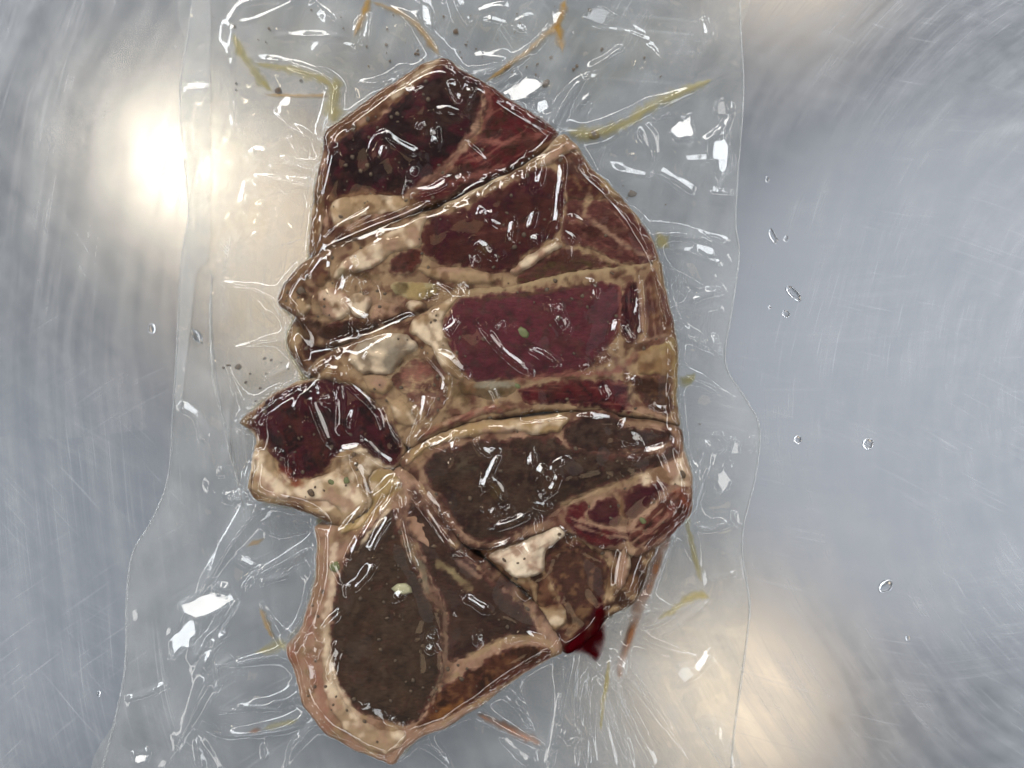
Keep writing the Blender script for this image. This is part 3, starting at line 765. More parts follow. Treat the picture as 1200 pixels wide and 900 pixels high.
# ------------------------------------------------------------------ the pouch
POUCH = [(228,-12),(218,60),(211,105),(213,160),(221,250),(213,300),(208,400),(203,480),(197,560),(178,610),(156,648),(149,700),(147,780),(136,840),(117,912),
         (300,914),(500,914),(700,914),(856,912),(860,860),(868,800),(876,740),(878,705),(870,650),(872,612),(885,560),(890,502),(874,468),(850,425),(858,360),(866,300),(862,262),(864,210),(871,110),(868,40),(866,-12),(700,-14),(450,-14)]
pouch_poly = wobble(catmull(POUCH, True, 6), 1.0, 40, 5)
GH = 1.1
FP, FD, FQ, FBE, FBV = clip_grid(pouch_poly, GH)
gx0, gy0 = 95, -30
GX, GY = np.meshgrid(np.arange(gx0, 915, GH), np.arange(gy0, 930, GH))
M = np.zeros(GX.shape)
for poly, hf in ALLPARTS:
    lo, hi = poly.min(0) - 2, poly.max(0) + 2
    j0, j1 = int((lo[0] - gx0) / GH), int((hi[0] - gx0) / GH) + 2
    i0, i1 = int((lo[1] - gy0) / GH), int((hi[1] - gy0) / GH) + 2
    sx, sy = GX[i0:i1, j0:j1], GY[i0:i1, j0:j1]
    d = sdf(sx, sy, poly)
    z = np.where(d > 0, hf(sx, sy, np.maximum(d, 0)), 0)
    M[i0:i1, j0:j1] = np.maximum(M[i0:i1, j0:j1], z)
MEAT = M.copy()
onmeat = (M > 0.006).astype(float)
def blur(a, k):
    for _ in range(max(1, round(k * (1.5 / GH) ** 2))):
        p = np.pad(a, 1, mode='edge')
        a = 0.25 * (p[:-2, 1:-1] + p[2:, 1:-1] + p[1:-1, :-2] + p[1:-1, 2:])
    return a
near = blur(onmeat, 60)
# slack film on the table: long soft undulation
def tri(x): return np.abs(x - np.floor(x) - 0.5) * 2
wu = GX + 26 * fbm(GX / 90, GY / 90, 51, 2); wv_ = GY + 26 * fbm(GX / 90, GY / 90, 53, 2)
crump = 0
for ang, wl, am in ((17, 95, 1.0), (78, 120, 1.0), (133, 80, .8)):
    ca, sa = math.cos(math.radians(ang)), math.sin(math.radians(ang))
    crump = crump + am * tri((wu * ca + wv_ * sa) / wl + ang)
crump = np.clip(blur(crump, 3) - 1.2, 0, None)
edge_in = smoothstep(0, 60, sdf(GX, GY, pouch_poly[::3]))
slack = 0.0009 + (0.0020 * crump + 0.0012 * np.clip(fbm(GX / 60, GY / 60, 61, 3) + 0.2, 0, 2)) * (0.35 + 0.65 * edge_in)
Fz = np.maximum(M + 0.0003, slack)
for it in range(14):
    p = np.pad(Fz, 1, mode='edge')
    sm = 0.25 * (p[:-2, 1:-1] + p[2:, 1:-1] + p[1:-1, :-2] + p[1:-1, 2:])
    Fz = np.maximum(M + 0.0003, np.maximum(sm, slack))

core = smoothstep(0.8, 0.97, blur(onmeat, 8))
Fz = Fz * (1 - core) + np.maximum(blur(Fz, 55) + 0.0009, M + 0.00015) * core
def sample(A, u, v):
    x = np.clip((np.asarray(u) - gx0) / GH, 0, A.shape[1] - 1.01); y = np.clip((np.asarray(v) - gy0) / GH, 0, A.shape[0] - 1.01)
    i, j = y.astype(int), x.astype(int); fy, fx = y - i, x - j
    return (A[i, j] * (1 - fx) + A[i, j + 1] * fx) * (1 - fy) + (A[i + 1, j] * (1 - fx) + A[i + 1, j + 1] * fx) * fy

def ridge(pts, w, h, z=0.0, sharp=1.0, taper=0.25):
    global Fz
    pl = catmull(lift(pts, z), False, 4)
    lo, hi = pl.min(0) - 3.2 * w, pl.max(0) + 3.2 * w
    j0, j1 = max(0, int((lo[0] - gx0) / GH)), int((hi[0] - gx0) / GH) + 2
    i0, i1 = max(0, int((lo[1] - gy0) / GH)), int((hi[1] - gy0) / GH) + 2
    sx, sy = GX[i0:i1, j0:j1], GY[i0:i1, j0:j1]
    if sx.size == 0: return
    d, t = seg_dist(sx, sy, pl, False)
    d = d + 0.12 * w * fbm(sx / 8, sy / 8, 71, 2)
    r = np.exp(-(np.sqrt(d * d + 1.2) - 1.1) / w) * smoothstep(0, taper, t) * smoothstep(1, 1 - taper, t)
    r = r * (0.85 + 0.4 * fbm(sx / 18, sy / 18, 77, 2))
    Fz[i0:i1, j0:j1] += h * r

def signed_dist(px, py, pl):
    best = np.full(px.shape, 1e18); sg = np.ones(px.shape); tt = np.zeros(px.shape); n = len(pl) - 1
    for i in range(n):
        ax, ay = pl[i]; dx, dy = pl[i + 1] - pl[i]
        L = dx * dx + dy * dy + 1e-12
        t = np.clip(((px - ax) * dx + (py - ay) * dy) / L, 0, 1)
        ex, ey = px - ax - t * dx, py - ay - t * dy
        d = ex * ex + ey * ey
        m = d < best
        best = np.where(m, d, best); tt = np.where(m, i + t, tt)
        sg = np.where(m, np.sign(dx * ey - dy * ex + 1e-12), sg)
    return np.sqrt(best) * sg, tt

def crease(pts, L, z=0.0, keep=1.0):
    """a sharp fold: one flat flank L pixels wide, steep on the other side; the flank leans towards one of the added light panels"""
    pl = catmull(lift(pts, z), False, 3)
    n = len(pl)
    tg = np.gradient(pl, axis=0); tg /= np.hypot(tg[:, 0], tg[:, 1])[:, None] + 1e-9
    X, Y = W(pl[:, 0], pl[:, 1]); Z = sample(FB, pl[:, 0], pl[:, 1])
    V_ = np.stack([-X, -Y, H - Z], 1); V_ /= np.linalg.norm(V_, axis=1)[:, None]
    tw = np.stack([tg[:, 0], -tg[:, 1]], 1)
    best = None
    for side in (1, -1):
        dpx = np.stack([-tg[:, 1], tg[:, 0]], 1) * side
        dw = np.stack([dpx[:, 0], -dpx[:, 1]], 1)
        bs = ((sample(FB, pl[:, 0] + 3 * dpx[:, 0], pl[:, 1] + 3 * dpx[:, 1]) - sample(FB, pl[:, 0] - 3 * dpx[:, 0], pl[:, 1] - 3 * dpx[:, 1])) / (6 * S))
        bt = ((sample(FB, pl[:, 0] + 3 * tg[:, 0], pl[:, 1] + 3 * tg[:, 1]) - sample(FB, pl[:, 0] - 3 * tg[:, 0], pl[:, 1] - 3 * tg[:, 1])) / (6 * S))
        for px_, py_, pz_, k in PANELS:
            l = np.stack([px_ - X, py_ - Y, pz_ - Z], 1); l /= np.linalg.norm(l, axis=1)[:, None]
            h = V_ + l; h /= np.linalg.norm(h, axis=1)[:, None]
            g = -h[:, :2] / h[:, 2:3]
            m = -(g * dw).sum(1); r = (g * tw).sum(1) - bt
            hs = m + bs
            sc_ = np.mean((k + 2) ** (1.4 if z < 0.01 else 2.6) * np.exp(-(r / 0.19) ** 2) * (hs > 0.08) * (hs < 0.9))
            if best is None or sc_ > best[0]: best = (sc_, side, np.clip(hs, 0.1, 0.9))
    _, side, hs = best
    hs = np.convolve(np.pad(hs, 3, mode='edge'), np.ones(7) / 7, 'valid')
    lo, hi = pl.min(0) - L - 14, pl.max(0) + L + 14
    j0, j1 = max(0, int((lo[0] - gx0) / GH)), int((hi[0] - gx0) / GH) + 2
    i0, i1 = max(0, int((lo[1] - gy0) / GH)), int((hi[1] - gy0) / GH) + 2
    sx, sy = GX[i0:i1, j0:j1], GY[i0:i1, j0:j1]
    if sx.size == 0: return
    p, t = signed_dist(sx, sy, pl)
    p = p * side
    tn = t / (n - 1)
    Lw = L * (1 + 0.10 * np.sin(tn * 9 + pl[0, 0]))
    q = np.interp(t, np.arange(n), hs)
    hgt = np.where(p >= 0, np.clip(Lw - p, 0, None), Lw * np.exp(np.minimum(p, 0) / 2.2)) * q * S * np.clip(tn / .16, 0, 1) * np.clip((1 - tn) / .16, 0, 1)
    msk = np.where(p >= 0, smoothstep(Lw + 3, Lw - 1, p), smoothstep(-5, -1, p)) * 0.97
    Fz[i0:i1, j0:j1] = Fz[i0:i1, j0:j1] * (1 - msk) + FB[i0:i1, j0:j1] * msk + hgt

MM = 0.001
ZM = 0.018
# short random creases
rr = random.Random(23)
for i in range(35):
    u, v = rr.uniform(225, 860), rr.uniform(0, 900)
    i_, j_ = int((v - gy0) / GH), int((u - gx0) / GH)
    meat = MEAT[i_, j_] > 0.006
    if not meat: continue
    a = rr.uniform(0, math.pi); ln = rr.uniform(5, 18) if meat else rr.uniform(18, 75)
    b = a + rr.uniform(-.5, .5)
    w_ = rr.uniform(2.2, 4.0) if meat else rr.uniform(3.5, 8)
    ridge([(u, v), (u + ln * .5 * math.cos(a), v + ln * .5 * math.sin(a)), (u + ln * .5 * (math.cos(a) + math.cos(b)), v + ln * .5 * (math.sin(a) + math.sin(b)))],
          w_, w_ * S * rr.uniform(.25, .6), 0)
# fine crinkle
wx, wy = GX + 10 * fbm(GX / 30, GY / 30, 81, 2), GY + 10 * fbm(GX / 30, GY / 30, 85, 2)
cr = 1 - np.abs(fbm(wx / 34, wy / 34, 87, 3)) * 2.2
cr = np.clip(cr, 0, 1) ** 2
mask = smoothstep(-0.1, 0.5, fbm(GX / 80, GY / 80, 91, 2))
Fz += cr * mask * np.where(onmeat > 0, 0.00010, 0.00014)

Fz = np.where(onmeat > 0, Fz, blur(Fz, 1))
FB = np.where(near > 0.25, np.maximum(blur(Fz, 8), M + 0.0002), blur(Fz, 40))
FB = FB * (1 - core) + (blur(Fz, 45) + 0.0005) * core
def tent(pts, h0, w0, w1=2.0):
    """a fold that runs out from the rim of the meat and dies away on the table"""
    pl = catmull(lift(pts, 0.003), False, 4)
    lo, hi = pl.min(0) - 3.5 * w0, pl.max(0) + 3.5 * w0
    j0, j1 = max(0, int((lo[0] - gx0) / GH)), int((hi[0] - gx0) / GH) + 2
    i0, i1 = max(0, int((lo[1] - gy0) / GH)), int((hi[1] - gy0) / GH) + 2
    sx, sy = GX[i0:i1, j0:j1], GY[i0:i1, j0:j1]
    d, t = seg_dist(sx, sy, pl, False)
    w = w0 + (w1 - w0) * t
    hg = h0 * MM * (1 - t) ** 1.4 * np.exp(-(np.sqrt(d * d + 0.6) - 0.75) / w)
    Fz[i0:i1, j0:j1] = np.maximum(Fz[i0:i1, j0:j1], FB[i0:i1, j0:j1] * 0.6 + hg)

TENTS = [([(517,68),(505,48),(478,20),(440,0)], 9, 9), ([(560,92),(590,80),(625,55),(662,5)], 8, 8), ([(648,146),(662,120),(690,85),(735,52)], 9, 8), ([(662,160),(700,156),(770,122),(866,82)], 9, 11),
    ([(388,150),(392,120),(390,95),(345,78),(285,62)], 9, 10), ([(376,205),(340,192),(290,180)], 8, 8), ([(372,222),(335,212),(296,206)], 7, 6), ([(378,170),(358,160),(322,128)], 7, 7), ([(470,88),(440,98),(408,94)], 6, 7),
    ([(320,350),(300,340),(256,330)], 7, 8), ([(338,400),(310,400),(270,410)], 5, 8), ([(300,478),(280,460),(266,425)], 7, 8), ([(772,275),(800,276),(862,286)], 8, 9), ([(780,320),(815,335),(856,350)], 6, 7), ([(795,390),(820,400),(850,424)], 7, 8),
    ([(797,440),(820,446),(868,470)], 6, 7), ([(812,570),(830,540),(845,505)], 7, 8), ([(808,605),(835,616),(870,612)], 7, 9), ([(800,610),(812,650),(826,695)], 9, 8), ([(750,705),(790,715),(834,703)], 9, 9), ([(740,740),(780,760),(850,780)], 6, 8),
    ([(700,775),(692,820),(690,910)], 10, 6), ([(704,778),(718,830),(748,910)], 10, 6), ([(712,775),(738,830),(775,910)], 9, 6), ([(690,772),(680,830),(676,910)], 8, 5), ([(702,778),(706,840),(720,910)], 9, 5), ([(660,775),(655,840),(645,910)], 7, 6), ([(714,770),(760,820),(820,905)], 7, 7),
    ([(560,832),(595,852),(642,876)], 7, 7), ([(600,806),(620,850),(630,905)], 5, 7), ([(500,868),(520,890),(530,912)], 5, 6), ([(352,842),(300,856),(238,856)], 8, 8), ([(345,815),(305,826),(250,838)], 7, 8), ([(365,850),(345,880),(330,910)], 6, 7), ([(335,765),(290,775),(240,790)], 6, 8),
    ([(338,755),(320,730),(303,705)], 7, 7), ([(300,600),(270,640),(240,690),(205,770)], 9, 12), ([(365,640),(330,660),(285,690),(225,780)], 6, 9), ([(290,580),(268,585),(246,572)], 6, 7), ([(243,800),(222,850),(190,910)], 5, 9)]
for pts, h0, w0 in TENTS: tent(pts, h0, w0)

FB = np.where(onmeat > 0, FB, np.maximum(blur(Fz, 10), M))
for pts, h0, w0 in TENTS: crease(pts, 4.5, 0.003)
# wrinkles seen on the slack film (photo pixels, width, height in mm)
for pts, w, h in [
    ([(272,28),(282,8),(310,0),(345,2)], 4, 1.4), ([(275,30),(300,24),(325,12),(350,0)], 3, 1.0), ([(365,0),(385,20),(395,28)], 5, 1.2),
    ([(318,43),(360,44),(400,47),(418,56)], 4, 1.2), ([(400,54),(425,62)], 3, 1.1), ([(410,94),(432,99),(462,98)], 4, 1.3), ([(286,62),(300,72),(340,74),(378,90),(394,104)], 5, 1.5),
    ([(425,18),(418,40),(424,58)], 3, 1.2), ([(434,14),(430,48)], 3, 1.1), ([(488,-5),(503,20),(520,44)], 7, 1.7), ([(532,-5),(540,15),(552,32)], 5, 1.4), ([(520,0),(530,30)], 3, 1.0),
    ([(560,20),(575,11),(598,11)], 4, 1.2), ([(566,24),(590,30),(618,40)], 4, 1.2), ([(600,30),(622,20),(620,40)], 3, .9),
    ([(640,45),(622,62)], 4, 1.3), ([(648,40),(658,62),(668,42),(675,30)], 4, 1.3), ([(585,105),(610,88)], 5, 1.6), ([(592,118),(628,104)], 6, 1.6), ([(605,128),(640,108)], 5, 1.4), ([(615,135),(650,126)], 4, 1.2),
    ([(685,85),(705,74),(732,56)], 4, 1.3), ([(652,138),(662,118),(678,94)], 3.5, 1.3), ([(676,128),(692,112)], 3, 1.0), ([(683,140),(695,122)], 3, .8), ([(685,92),(698,95)], 4, 1.2),
    ([(748,148),(752,165),(764,185),(768,200)], 4, 1.6), ([(752,145),(764,162),(768,185)], 4, 1.5), ([(715,199),(735,205),(758,207),(768,200)], 4, 1.5), ([(768,200),(790,212),(814,230)], 4.5, 1.5),
    ([(782,138),(800,142),(802,168)], 8, 2.0), ([(765,140),(785,136)], 5, 1.2), ([(830,226),(860,228)], 5, 1.6), ([(820,170),(850,150),(860,120)], 5, 1.1), ([(800,190),(830,190)], 5, .9),
    ([(695,158),(735,142),(775,120),(812,104),(868,80)], 7, 1.7), ([(730,8),(740,30),(755,50)], 4, .9), ([(690,35),(730,38),(760,50)], 3, .7), ([(825,20),(832,45)], 3, .9),
    ([(765,270),(800,275),(860,285)], 5, 1.4), ([(790,292),(815,300),(848,312)], 4, 1.4), ([(820,280),(845,296),(862,318)], 4, 1.2), ([(808,355),(830,345),(858,335)], 4, 1.3), ([(800,372),(818,398),(848,420)], 4, 1.5),
    ([(815,370),(842,362),(854,380)], 4, 1.1), ([(832,320),(848,340),(856,352)], 3, 1.0), ([(795,330),(798,350)], 4, 1.0), ([(795,355),(805,340)], 3, .9), ([(836,390),(846,418)], 3, 1.0), ([(845,425),(878,440),(875,470)], 3, 1.0),
    ([(812,560),(826,520),(830,548)], 3, 1.0), ([(826,545),(815,585),(812,606)], 3, 1.3), ([(812,612),(830,618),(868,606)], 5, 1.6), ([(856,600),(866,618)], 5, 1.4), ([(842,505),(846,530)], 5, 1.1), ([(882,510),(884,530)], 4, 1.0),
    ([(825,640),(828,675),(868,670)], 3, 1.1), ([(866,650),(870,680)], 3, 1.0), ([(770,745),(795,730),(832,703)], 4, 1.4), ([(752,735),(765,728),(790,720)], 4, 1.4), ([(800,600),(812,645),(824,690)], 4, 2.0),
    ([(215,107),(230,106),(247,107)], 5, 1.2), ([(250,108),(272,118),(279,150),(287,178),(291,205),(285,240),(284,262)], 4, 1.5), ([(288,180),(310,180),(340,192),(370,205)], 4, 1.5), ([(314,195),(340,212),(370,220)], 3.5, 1.3),
    ([(296,206),(325,212),(340,232)], 3.5, 1.2), ([(292,210),(304,233)], 3, 1.0), ([(322,130),(342,148),(356,160),(370,198)], 4, 1.5), ([(338,160),(352,185)], 3.5, 1.2), ([(272,190),(270,195)], 4, 1.0),
    ([(262,420),(272,450),(276,462),(270,490),(271,545)], 4.5, 2.2), ([(310,445),(345,430)], 4, .8), ([(335,365),(352,375)], 3, 1.2), ([(250,560),(246,575),(262,585)], 4, 1.4), ([(262,580),(275,582)], 4, 1.2), ([(260,545),(262,560)], 3, .8),
    ([(208,475),(230,490),(240,520)], 6, 1.0), ([(280,655),(298,665)], 5, 1.7), ([(252,685),(270,690)], 4, 1.4), ([(302,682),(318,678),(338,672)], 4, 1.5), ([(304,682),(306,660)], 3, 1.0),
    ([(250,650),(240,682),(215,720),(200,775)], 7, 2.2), ([(282,698),(262,728),(225,778)], 6, 2.2), ([(260,748),(242,780),(228,820)], 5, 1.6), ([(250,755),(268,740)], 4, 1.4), ([(275,770),(255,782)], 4, 1.3), ([(195,805),(182,812)], 4, 1.2), ([(147,820),(175,812),(200,798)], 4, 1.0),
    ([(280,829),(305,825),(335,829)], 4, 1.7), ([(240,840),(232,858),(238,905)], 4, 1.8), ([(232,862),(245,880),(258,905)], 3.5, 1.5), ([(235,852),(260,860),(290,858),(350,846)], 4, 1.5), ([(243,800),(222,850),(190,905)], 8, 2.2),
    ([(155,890),(178,884)], 6, 1.4), ([(255,798),(262,802)], 5, 1.0), ([(310,870),(312,890)], 3, 1.0), ([(365,745),(372,790)], 4, .8),
    ([(350,860),(340,880),(335,905)], 4, 1.2), ([(600,800),(590,815)], 4, 1.4), ([(590,815),(608,828)], 4, 1.4), ([(556,838),(595,855),(640,876)], 4, 1.6), ([(585,862),(620,895)], 4, 1.2), ([(655,855),(670,870)], 4, 1.3),
    ([(692,790),(690,830),(694,905)], 3.5, 2.2), ([(680,780),(678,820),(684,870),(690,905)], 3.5, 1.8), ([(704,790),(712,830),(745,905)], 4.5, 2.4), ([(718,790),(735,830),(770,905)], 4, 2.0), ([(700,800),(712,860),(722,905)], 3, 1.6), ([(732,860),(742,905)], 3, 1.4), ([(655,790),(650,850),(640,905)], 3.5, 1.2),
    ([(835,760),(815,790),(790,800)], 5, 1.1), ([(822,840),(850,870),(858,905)], 5, 1.0), ([(760,700),(740,745),(728,800)], 5, 3.0), ([(790,620),(772,665),(752,720)], 5, 3.0),
    ([(277,492),(284,540),(292,598)], 4, 4.0), ([(300,590),(312,615),(330,625),(366,620)], 6, 2.5), ([(368,625),(368,660)], 3, 1.6), ([(322,350),(345,402),(362,430)], 6, 2.5),
    ]:
    crease(pts, w * 1.6 + h, 0.001)
def facet(u, v, R, k, ex=1.0, rot=0.0):
    """a flat pane of crumpled film leaning towards added light panel k"""
    u, v = lift([(u, v)], 0.001)[0]
    X, Y = W(u, v); c = float(sample(FB, u, v))
    V_ = np.array([-X, -Y, H]); V_ /= np.linalg.norm(V_)
    l = np.array(PANELS[k][:3]) - (X, Y, 0); l /= np.linalg.norm(l)
    h = V_ + l; g = -h[:2] / h[2]
    j0, j1 = max(0, int((u - 2 * R * ex - gx0) / GH)), int((u + 2 * R * ex - gx0) / GH)
    i0, i1 = max(0, int((v - 2 * R * ex - gy0) / GH)), int((v + 2 * R * ex - gy0) / GH)
    sx, sy = GX[i0:i1, j0:j1], GY[i0:i1, j0:j1]
    ca, sa = math.cos(math.radians(rot)), math.sin(math.radians(rot))
    a, b = (sx - u) * ca + (sy - v) * sa, -(sx - u) * sa + (sy - v) * ca
    sk = 0.5 * math.sin(u * 1.7)
    r = np.maximum(np.maximum(np.abs(a / ex + sk * b), np.abs(b)), np.abs(a / ex - b) * 0.75) / R + 0.30 * fbm(sx / 18, sy / 18, 500 + k, 2)
    m = smoothstep(1.0, 0.75, r) * (1 - onmeat[i0:i1, j0:j1])
    pl_ = g[0] * (sx - u) * S - g[1] * (sy - v) * S
    top = c * 0.5 + np.maximum(pl_ + np.hypot(*g) * R * S, 0.0006)
    Fz[i0:i1, j0:j1] = Fz[i0:i1, j0:j1] * (1 - m) + top * m

for f in [(612,106,15,0,1.6,-25), (636,124,10,1,1.3,-20), (800,152,14,0,1.5,70), (846,182,15,1,1.6,70), (845,130,8,6,1.6,60), (242,706,16,0,1.7,-30), (218,744,15,1,1.8,-55),
          (499,20,8,1,2.4,58), (828,292,8,2,2.0,15), (834,402,8,1,1.9,45), (848,560,10,3,2.2,-70), (862,528,8,6,1.8,80), (650,22,6,1,1.8,-50), (800,790,9,5,2.2,-50), (846,862,8,4,2.2,60), (166,888,7,0,1.6,-15), (700,20,10,5,2.0,0)]:
    facet(*f)
for pts, L_ in [([(470,560),(445,598),(415,650)], 4), ([(478,566),(500,600),(530,642)], 4), ([(462,562),(430,590),(400,625)], 4), ([(474,572),(476,610),(488,660)], 4), ([(405,445),(440,480),(465,520)], 4), ([(480,375),(440,390),(390,405)], 5), ([(380,290),(430,268),(500,240)], 4)]:
    crease(pts, L_, ZM)
for i in range(60):
    u, v = rr.uniform(290, 800), rr.uniform(80, 880)
    if core[int((v - gy0) / GH), int((u - gx0) / GH)] < 0.9: continue
    a = rr.gauss(1.1, .8); b = a + rr.uniform(-.9, .9); ln = rr.choice((14, 18, 24, 32))
    crease([(u, v), (u + ln * .5 * math.cos(a), v + ln * .5 * math.sin(a)), (u + ln * .5 * (math.cos(a) + math.cos(b)), v + ln * .5 * (math.sin(a) + math.sin(b)))], rr.uniform(3.0, 5.5), ZM)
# wrinkles of the film where it clings to the meat
for pts, w, h in [
    ([(440,182),(441,170),(450,160),(458,164),(470,172),(492,184)], 3, .8), ([(447,184),(452,172)], 2.6, .6), ([(525,95),(532,112),(540,122)], 4, .7), ([(548,115),(558,98)], 3, .6), ([(490,145),(494,152)], 3, .7), ([(512,150),(514,168)], 3.5, .7), ([(484,206),(488,196)], 2.6, .6),
    ([(385,170),(395,180)], 4, .6), ([(380,285),(410,262),(440,246)], 3, 1.0), ([(480,228),(510,222),(528,212)], 3, .7), ([(530,218),(545,208)], 3, .6), ([(566,225),(578,205)], 3, .5), ([(410,148),(413,153)], 3, .5),
    ([(625,183),(635,193),(634,212),(630,222)], 3, .9), ([(656,180),(660,200),(656,230),(655,255),(648,275)], 2.6, .8), ([(672,178),(682,195)], 3, .7), ([(625,185),(650,178),(670,172)], 3, .7), ([(535,245),(545,246),(547,254)], 2.6, .7), ([(590,215),(594,208)], 4, .7),
    ([(556,287),(566,292),(575,302),(584,302)], 3, .9), ([(558,300),(560,308)], 2.8, .6), ([(600,285),(602,260)], 2.6, .5), ([(628,285),(632,278)], 3.4, .8), ([(622,270),(627,250)], 2.6, .4), ([(658,276),(672,284)], 2.6, .8), ([(643,290),(650,280),(660,283),(662,300)], 2.8, .7),
    ([(402,350),(408,330),(415,320),(424,326),(434,340),(438,352)], 3.4, 1.3), ([(402,350),(412,365),(432,378)], 3, 1.0), ([(425,330),(432,345)], 4, .9), ([(500,348),(515,347)], 3, .9), ([(372,280),(365,300)], 3, .6), ([(364,325),(368,322)], 3, .7), ([(414,300),(418,310),(412,320)], 2.6, .6),
    ([(525,392),(538,376)], 3, .8), ([(546,338),(546,350)], 2.6, .8), ([(564,383),(578,402),(592,416),(618,436)], 2.8, .9), ([(587,378),(590,384)], 3.4, .7), ([(648,358),(652,372)], 4, .9), ([(652,372),(662,386)], 3, .6), ([(620,410),(635,418),(650,426)], 3, .6), ([(682,428),(684,432)], 3.5, .7),
    ([(726,375),(718,395),(720,402)], 2.8, .8), ([(728,382),(738,400)], 2.6, .7), ([(700,418),(708,412)], 3.5, .7), ([(703,420),(706,424)], 4, .6), ([(748,330),(750,370),(753,395)], 2.6, .6), ([(765,315),(772,350),(778,378)], 2.6, .6), ([(733,445),(742,448)], 3, .7), ([(748,350),(746,370)], 2.6, .5),
    ([(505,412),(520,430),(526,445),(522,466)], 2.8, 1.0), ([(510,412),(528,424),(542,438)], 3.4, 1.1), ([(400,412),(406,430),(403,442)], 2.6, .9), ([(400,445),(402,475),(402,503)], 2.4, .9), ([(378,452),(382,470)], 2.6, .6), ([(354,458),(348,480)], 2.6, .7), ([(366,465),(372,485),(386,520)], 2.6, .6), ([(380,465),(385,475)], 3, .7),
    ([(395,531),(412,527),(424,525),(438,533),(455,544)], 3, .9), ([(428,515),(445,532),(460,545)], 2.6, .5), ([(330,530),(338,532),(340,552)], 2.8, .9), ([(348,550),(350,556)], 2.6, .5), ([(418,478),(412,502)], 2.4, .5), ([(444,478),(450,505)], 2.4, .6), ([(315,480),(313,505)], 2.4, .4),
    ([(503,458),(497,485),(486,518)], 2.6, 1.0), ([(488,515),(503,495)], 2.6, 1.0), ([(503,524),(515,521),(527,526)], 3, 1.0), ([(536,512),(533,526)], 3, .8), ([(558,512),(565,526),(578,534)], 3, 1.0), ([(585,532),(576,552),(566,574)], 2.6, .9), ([(448,602),(460,585),(472,562)], 3, .9), ([(466,595),(470,608)], 3, .7),
    ([(414,540),(424,560),(431,590)], 3, 1.0), ([(495,572),(510,595),(525,615)], 2.8, .8), ([(625,530),(624,545)], 3, .6), ([(643,562),(650,545),(662,540)], 3, .6), ([(655,555),(646,575)], 3, .6), ([(640,545),(632,555)], 4, .6), ([(730,520),(738,514),(745,522)], 4, .8), ([(743,533),(742,538)], 4, .6), ([(745,532),(770,527),(790,514)], 3, .9), ([(797,512),(785,522)], 3, .7),
    ([(580,616),(600,610),(618,602)], 3, .7), ([(543,642),(560,643),(585,640),(610,628)], 3, 1.0), ([(545,698),(556,704),(570,714)], 3.2, .9), ([(520,600),(530,615)], 2.6, .4), ([(590,594),(594,598)], 4, .7), ([(572,600),(578,602)], 4, .6), ([(625,590),(640,592)], 3, .5),
    ([(436,645),(446,625),(460,602)], 2.8, .9), ([(412,655),(424,628)], 2.6, .8), ([(416,690),(430,675),(442,658)], 4, 1.0), ([(404,675),(396,660)], 2.6, .7), ([(393,790),(397,770),(402,758)], 4, 1.0), ([(508,750),(510,742)], 4, .8), ([(500,758),(508,760)], 4, .6), ([(370,770),(376,755)], 3, .6), ([(475,690),(468,700)], 3.4, .6), ([(558,740),(560,752)], 2.6, .5),
    ([(600,748),(615,742),(640,750)], 3, .6), ([(455,838),(460,844)], 4, .7), ([(480,850),(482,862)], 2.6, .5), ([(730,640),(722,690)], 3, .7), ([(706,748),(722,715),(742,690)], 3, 1.2), ([(735,700),(728,740)], 2.6, 1.0), ([(665,622),(668,632)], 3, .6), ([(640,760),(655,758)], 3, .6), ([(520,850),(560,828),(600,800)], 3, .8), ([(655,750),(652,765)], 3, .7)]:
    crease(pts, w * 1.7 + h * 1.8, ZM)
rimb = blur(onmeat, 8); rimb = smoothstep(0.1, 0.45, rimb) * smoothstep(1.0, 0.7, rimb)
Fz += rimb * 0.0007 * fbm(GX / 13, GY / 13, 611, 2)
Fz = np.maximum(Fz, M + 0.0001)
pouch = empty("vacuum_pouch", 545, 450, "clear crinkled vacuum pouch wrapped tightly round the meat", "plastic pouch")
# pinch the two sheets together towards the outline
fz = sample(Fz, FP[:, 0], FP[:, 1])
pin = smoothstep(0, 16, FD)
fz = 0.0009 + (fz - 0.0009) * (0.35 + 0.65 * pin)
x, y = W(FP[:, 0], FP[:, 1])
dry = (1 - smoothstep(0.15, 0.6, sample(near, FP[:, 0], FP[:, 1]))) * np.clip(0.75 + 0.7 * fbm(FP[:, 0] / 60, FP[:, 1] / 60, 303, 4), 0.2, 1.4)
mesh_obj("upper_film", np.stack([x, y, fz], 1), FQ, M_FILM, pouch, col=np.repeat(dry[:, None], 3, 1))
LP, LD, LQ, _, _ = clip_grid(pouch_poly, 9.0)
x, y = W(LP[:, 0], LP[:, 1])
mesh_obj("lower_film", np.stack([x, y, np.full(len(x), 0.0004)], 1), LQ, M_UNDER, pouch)

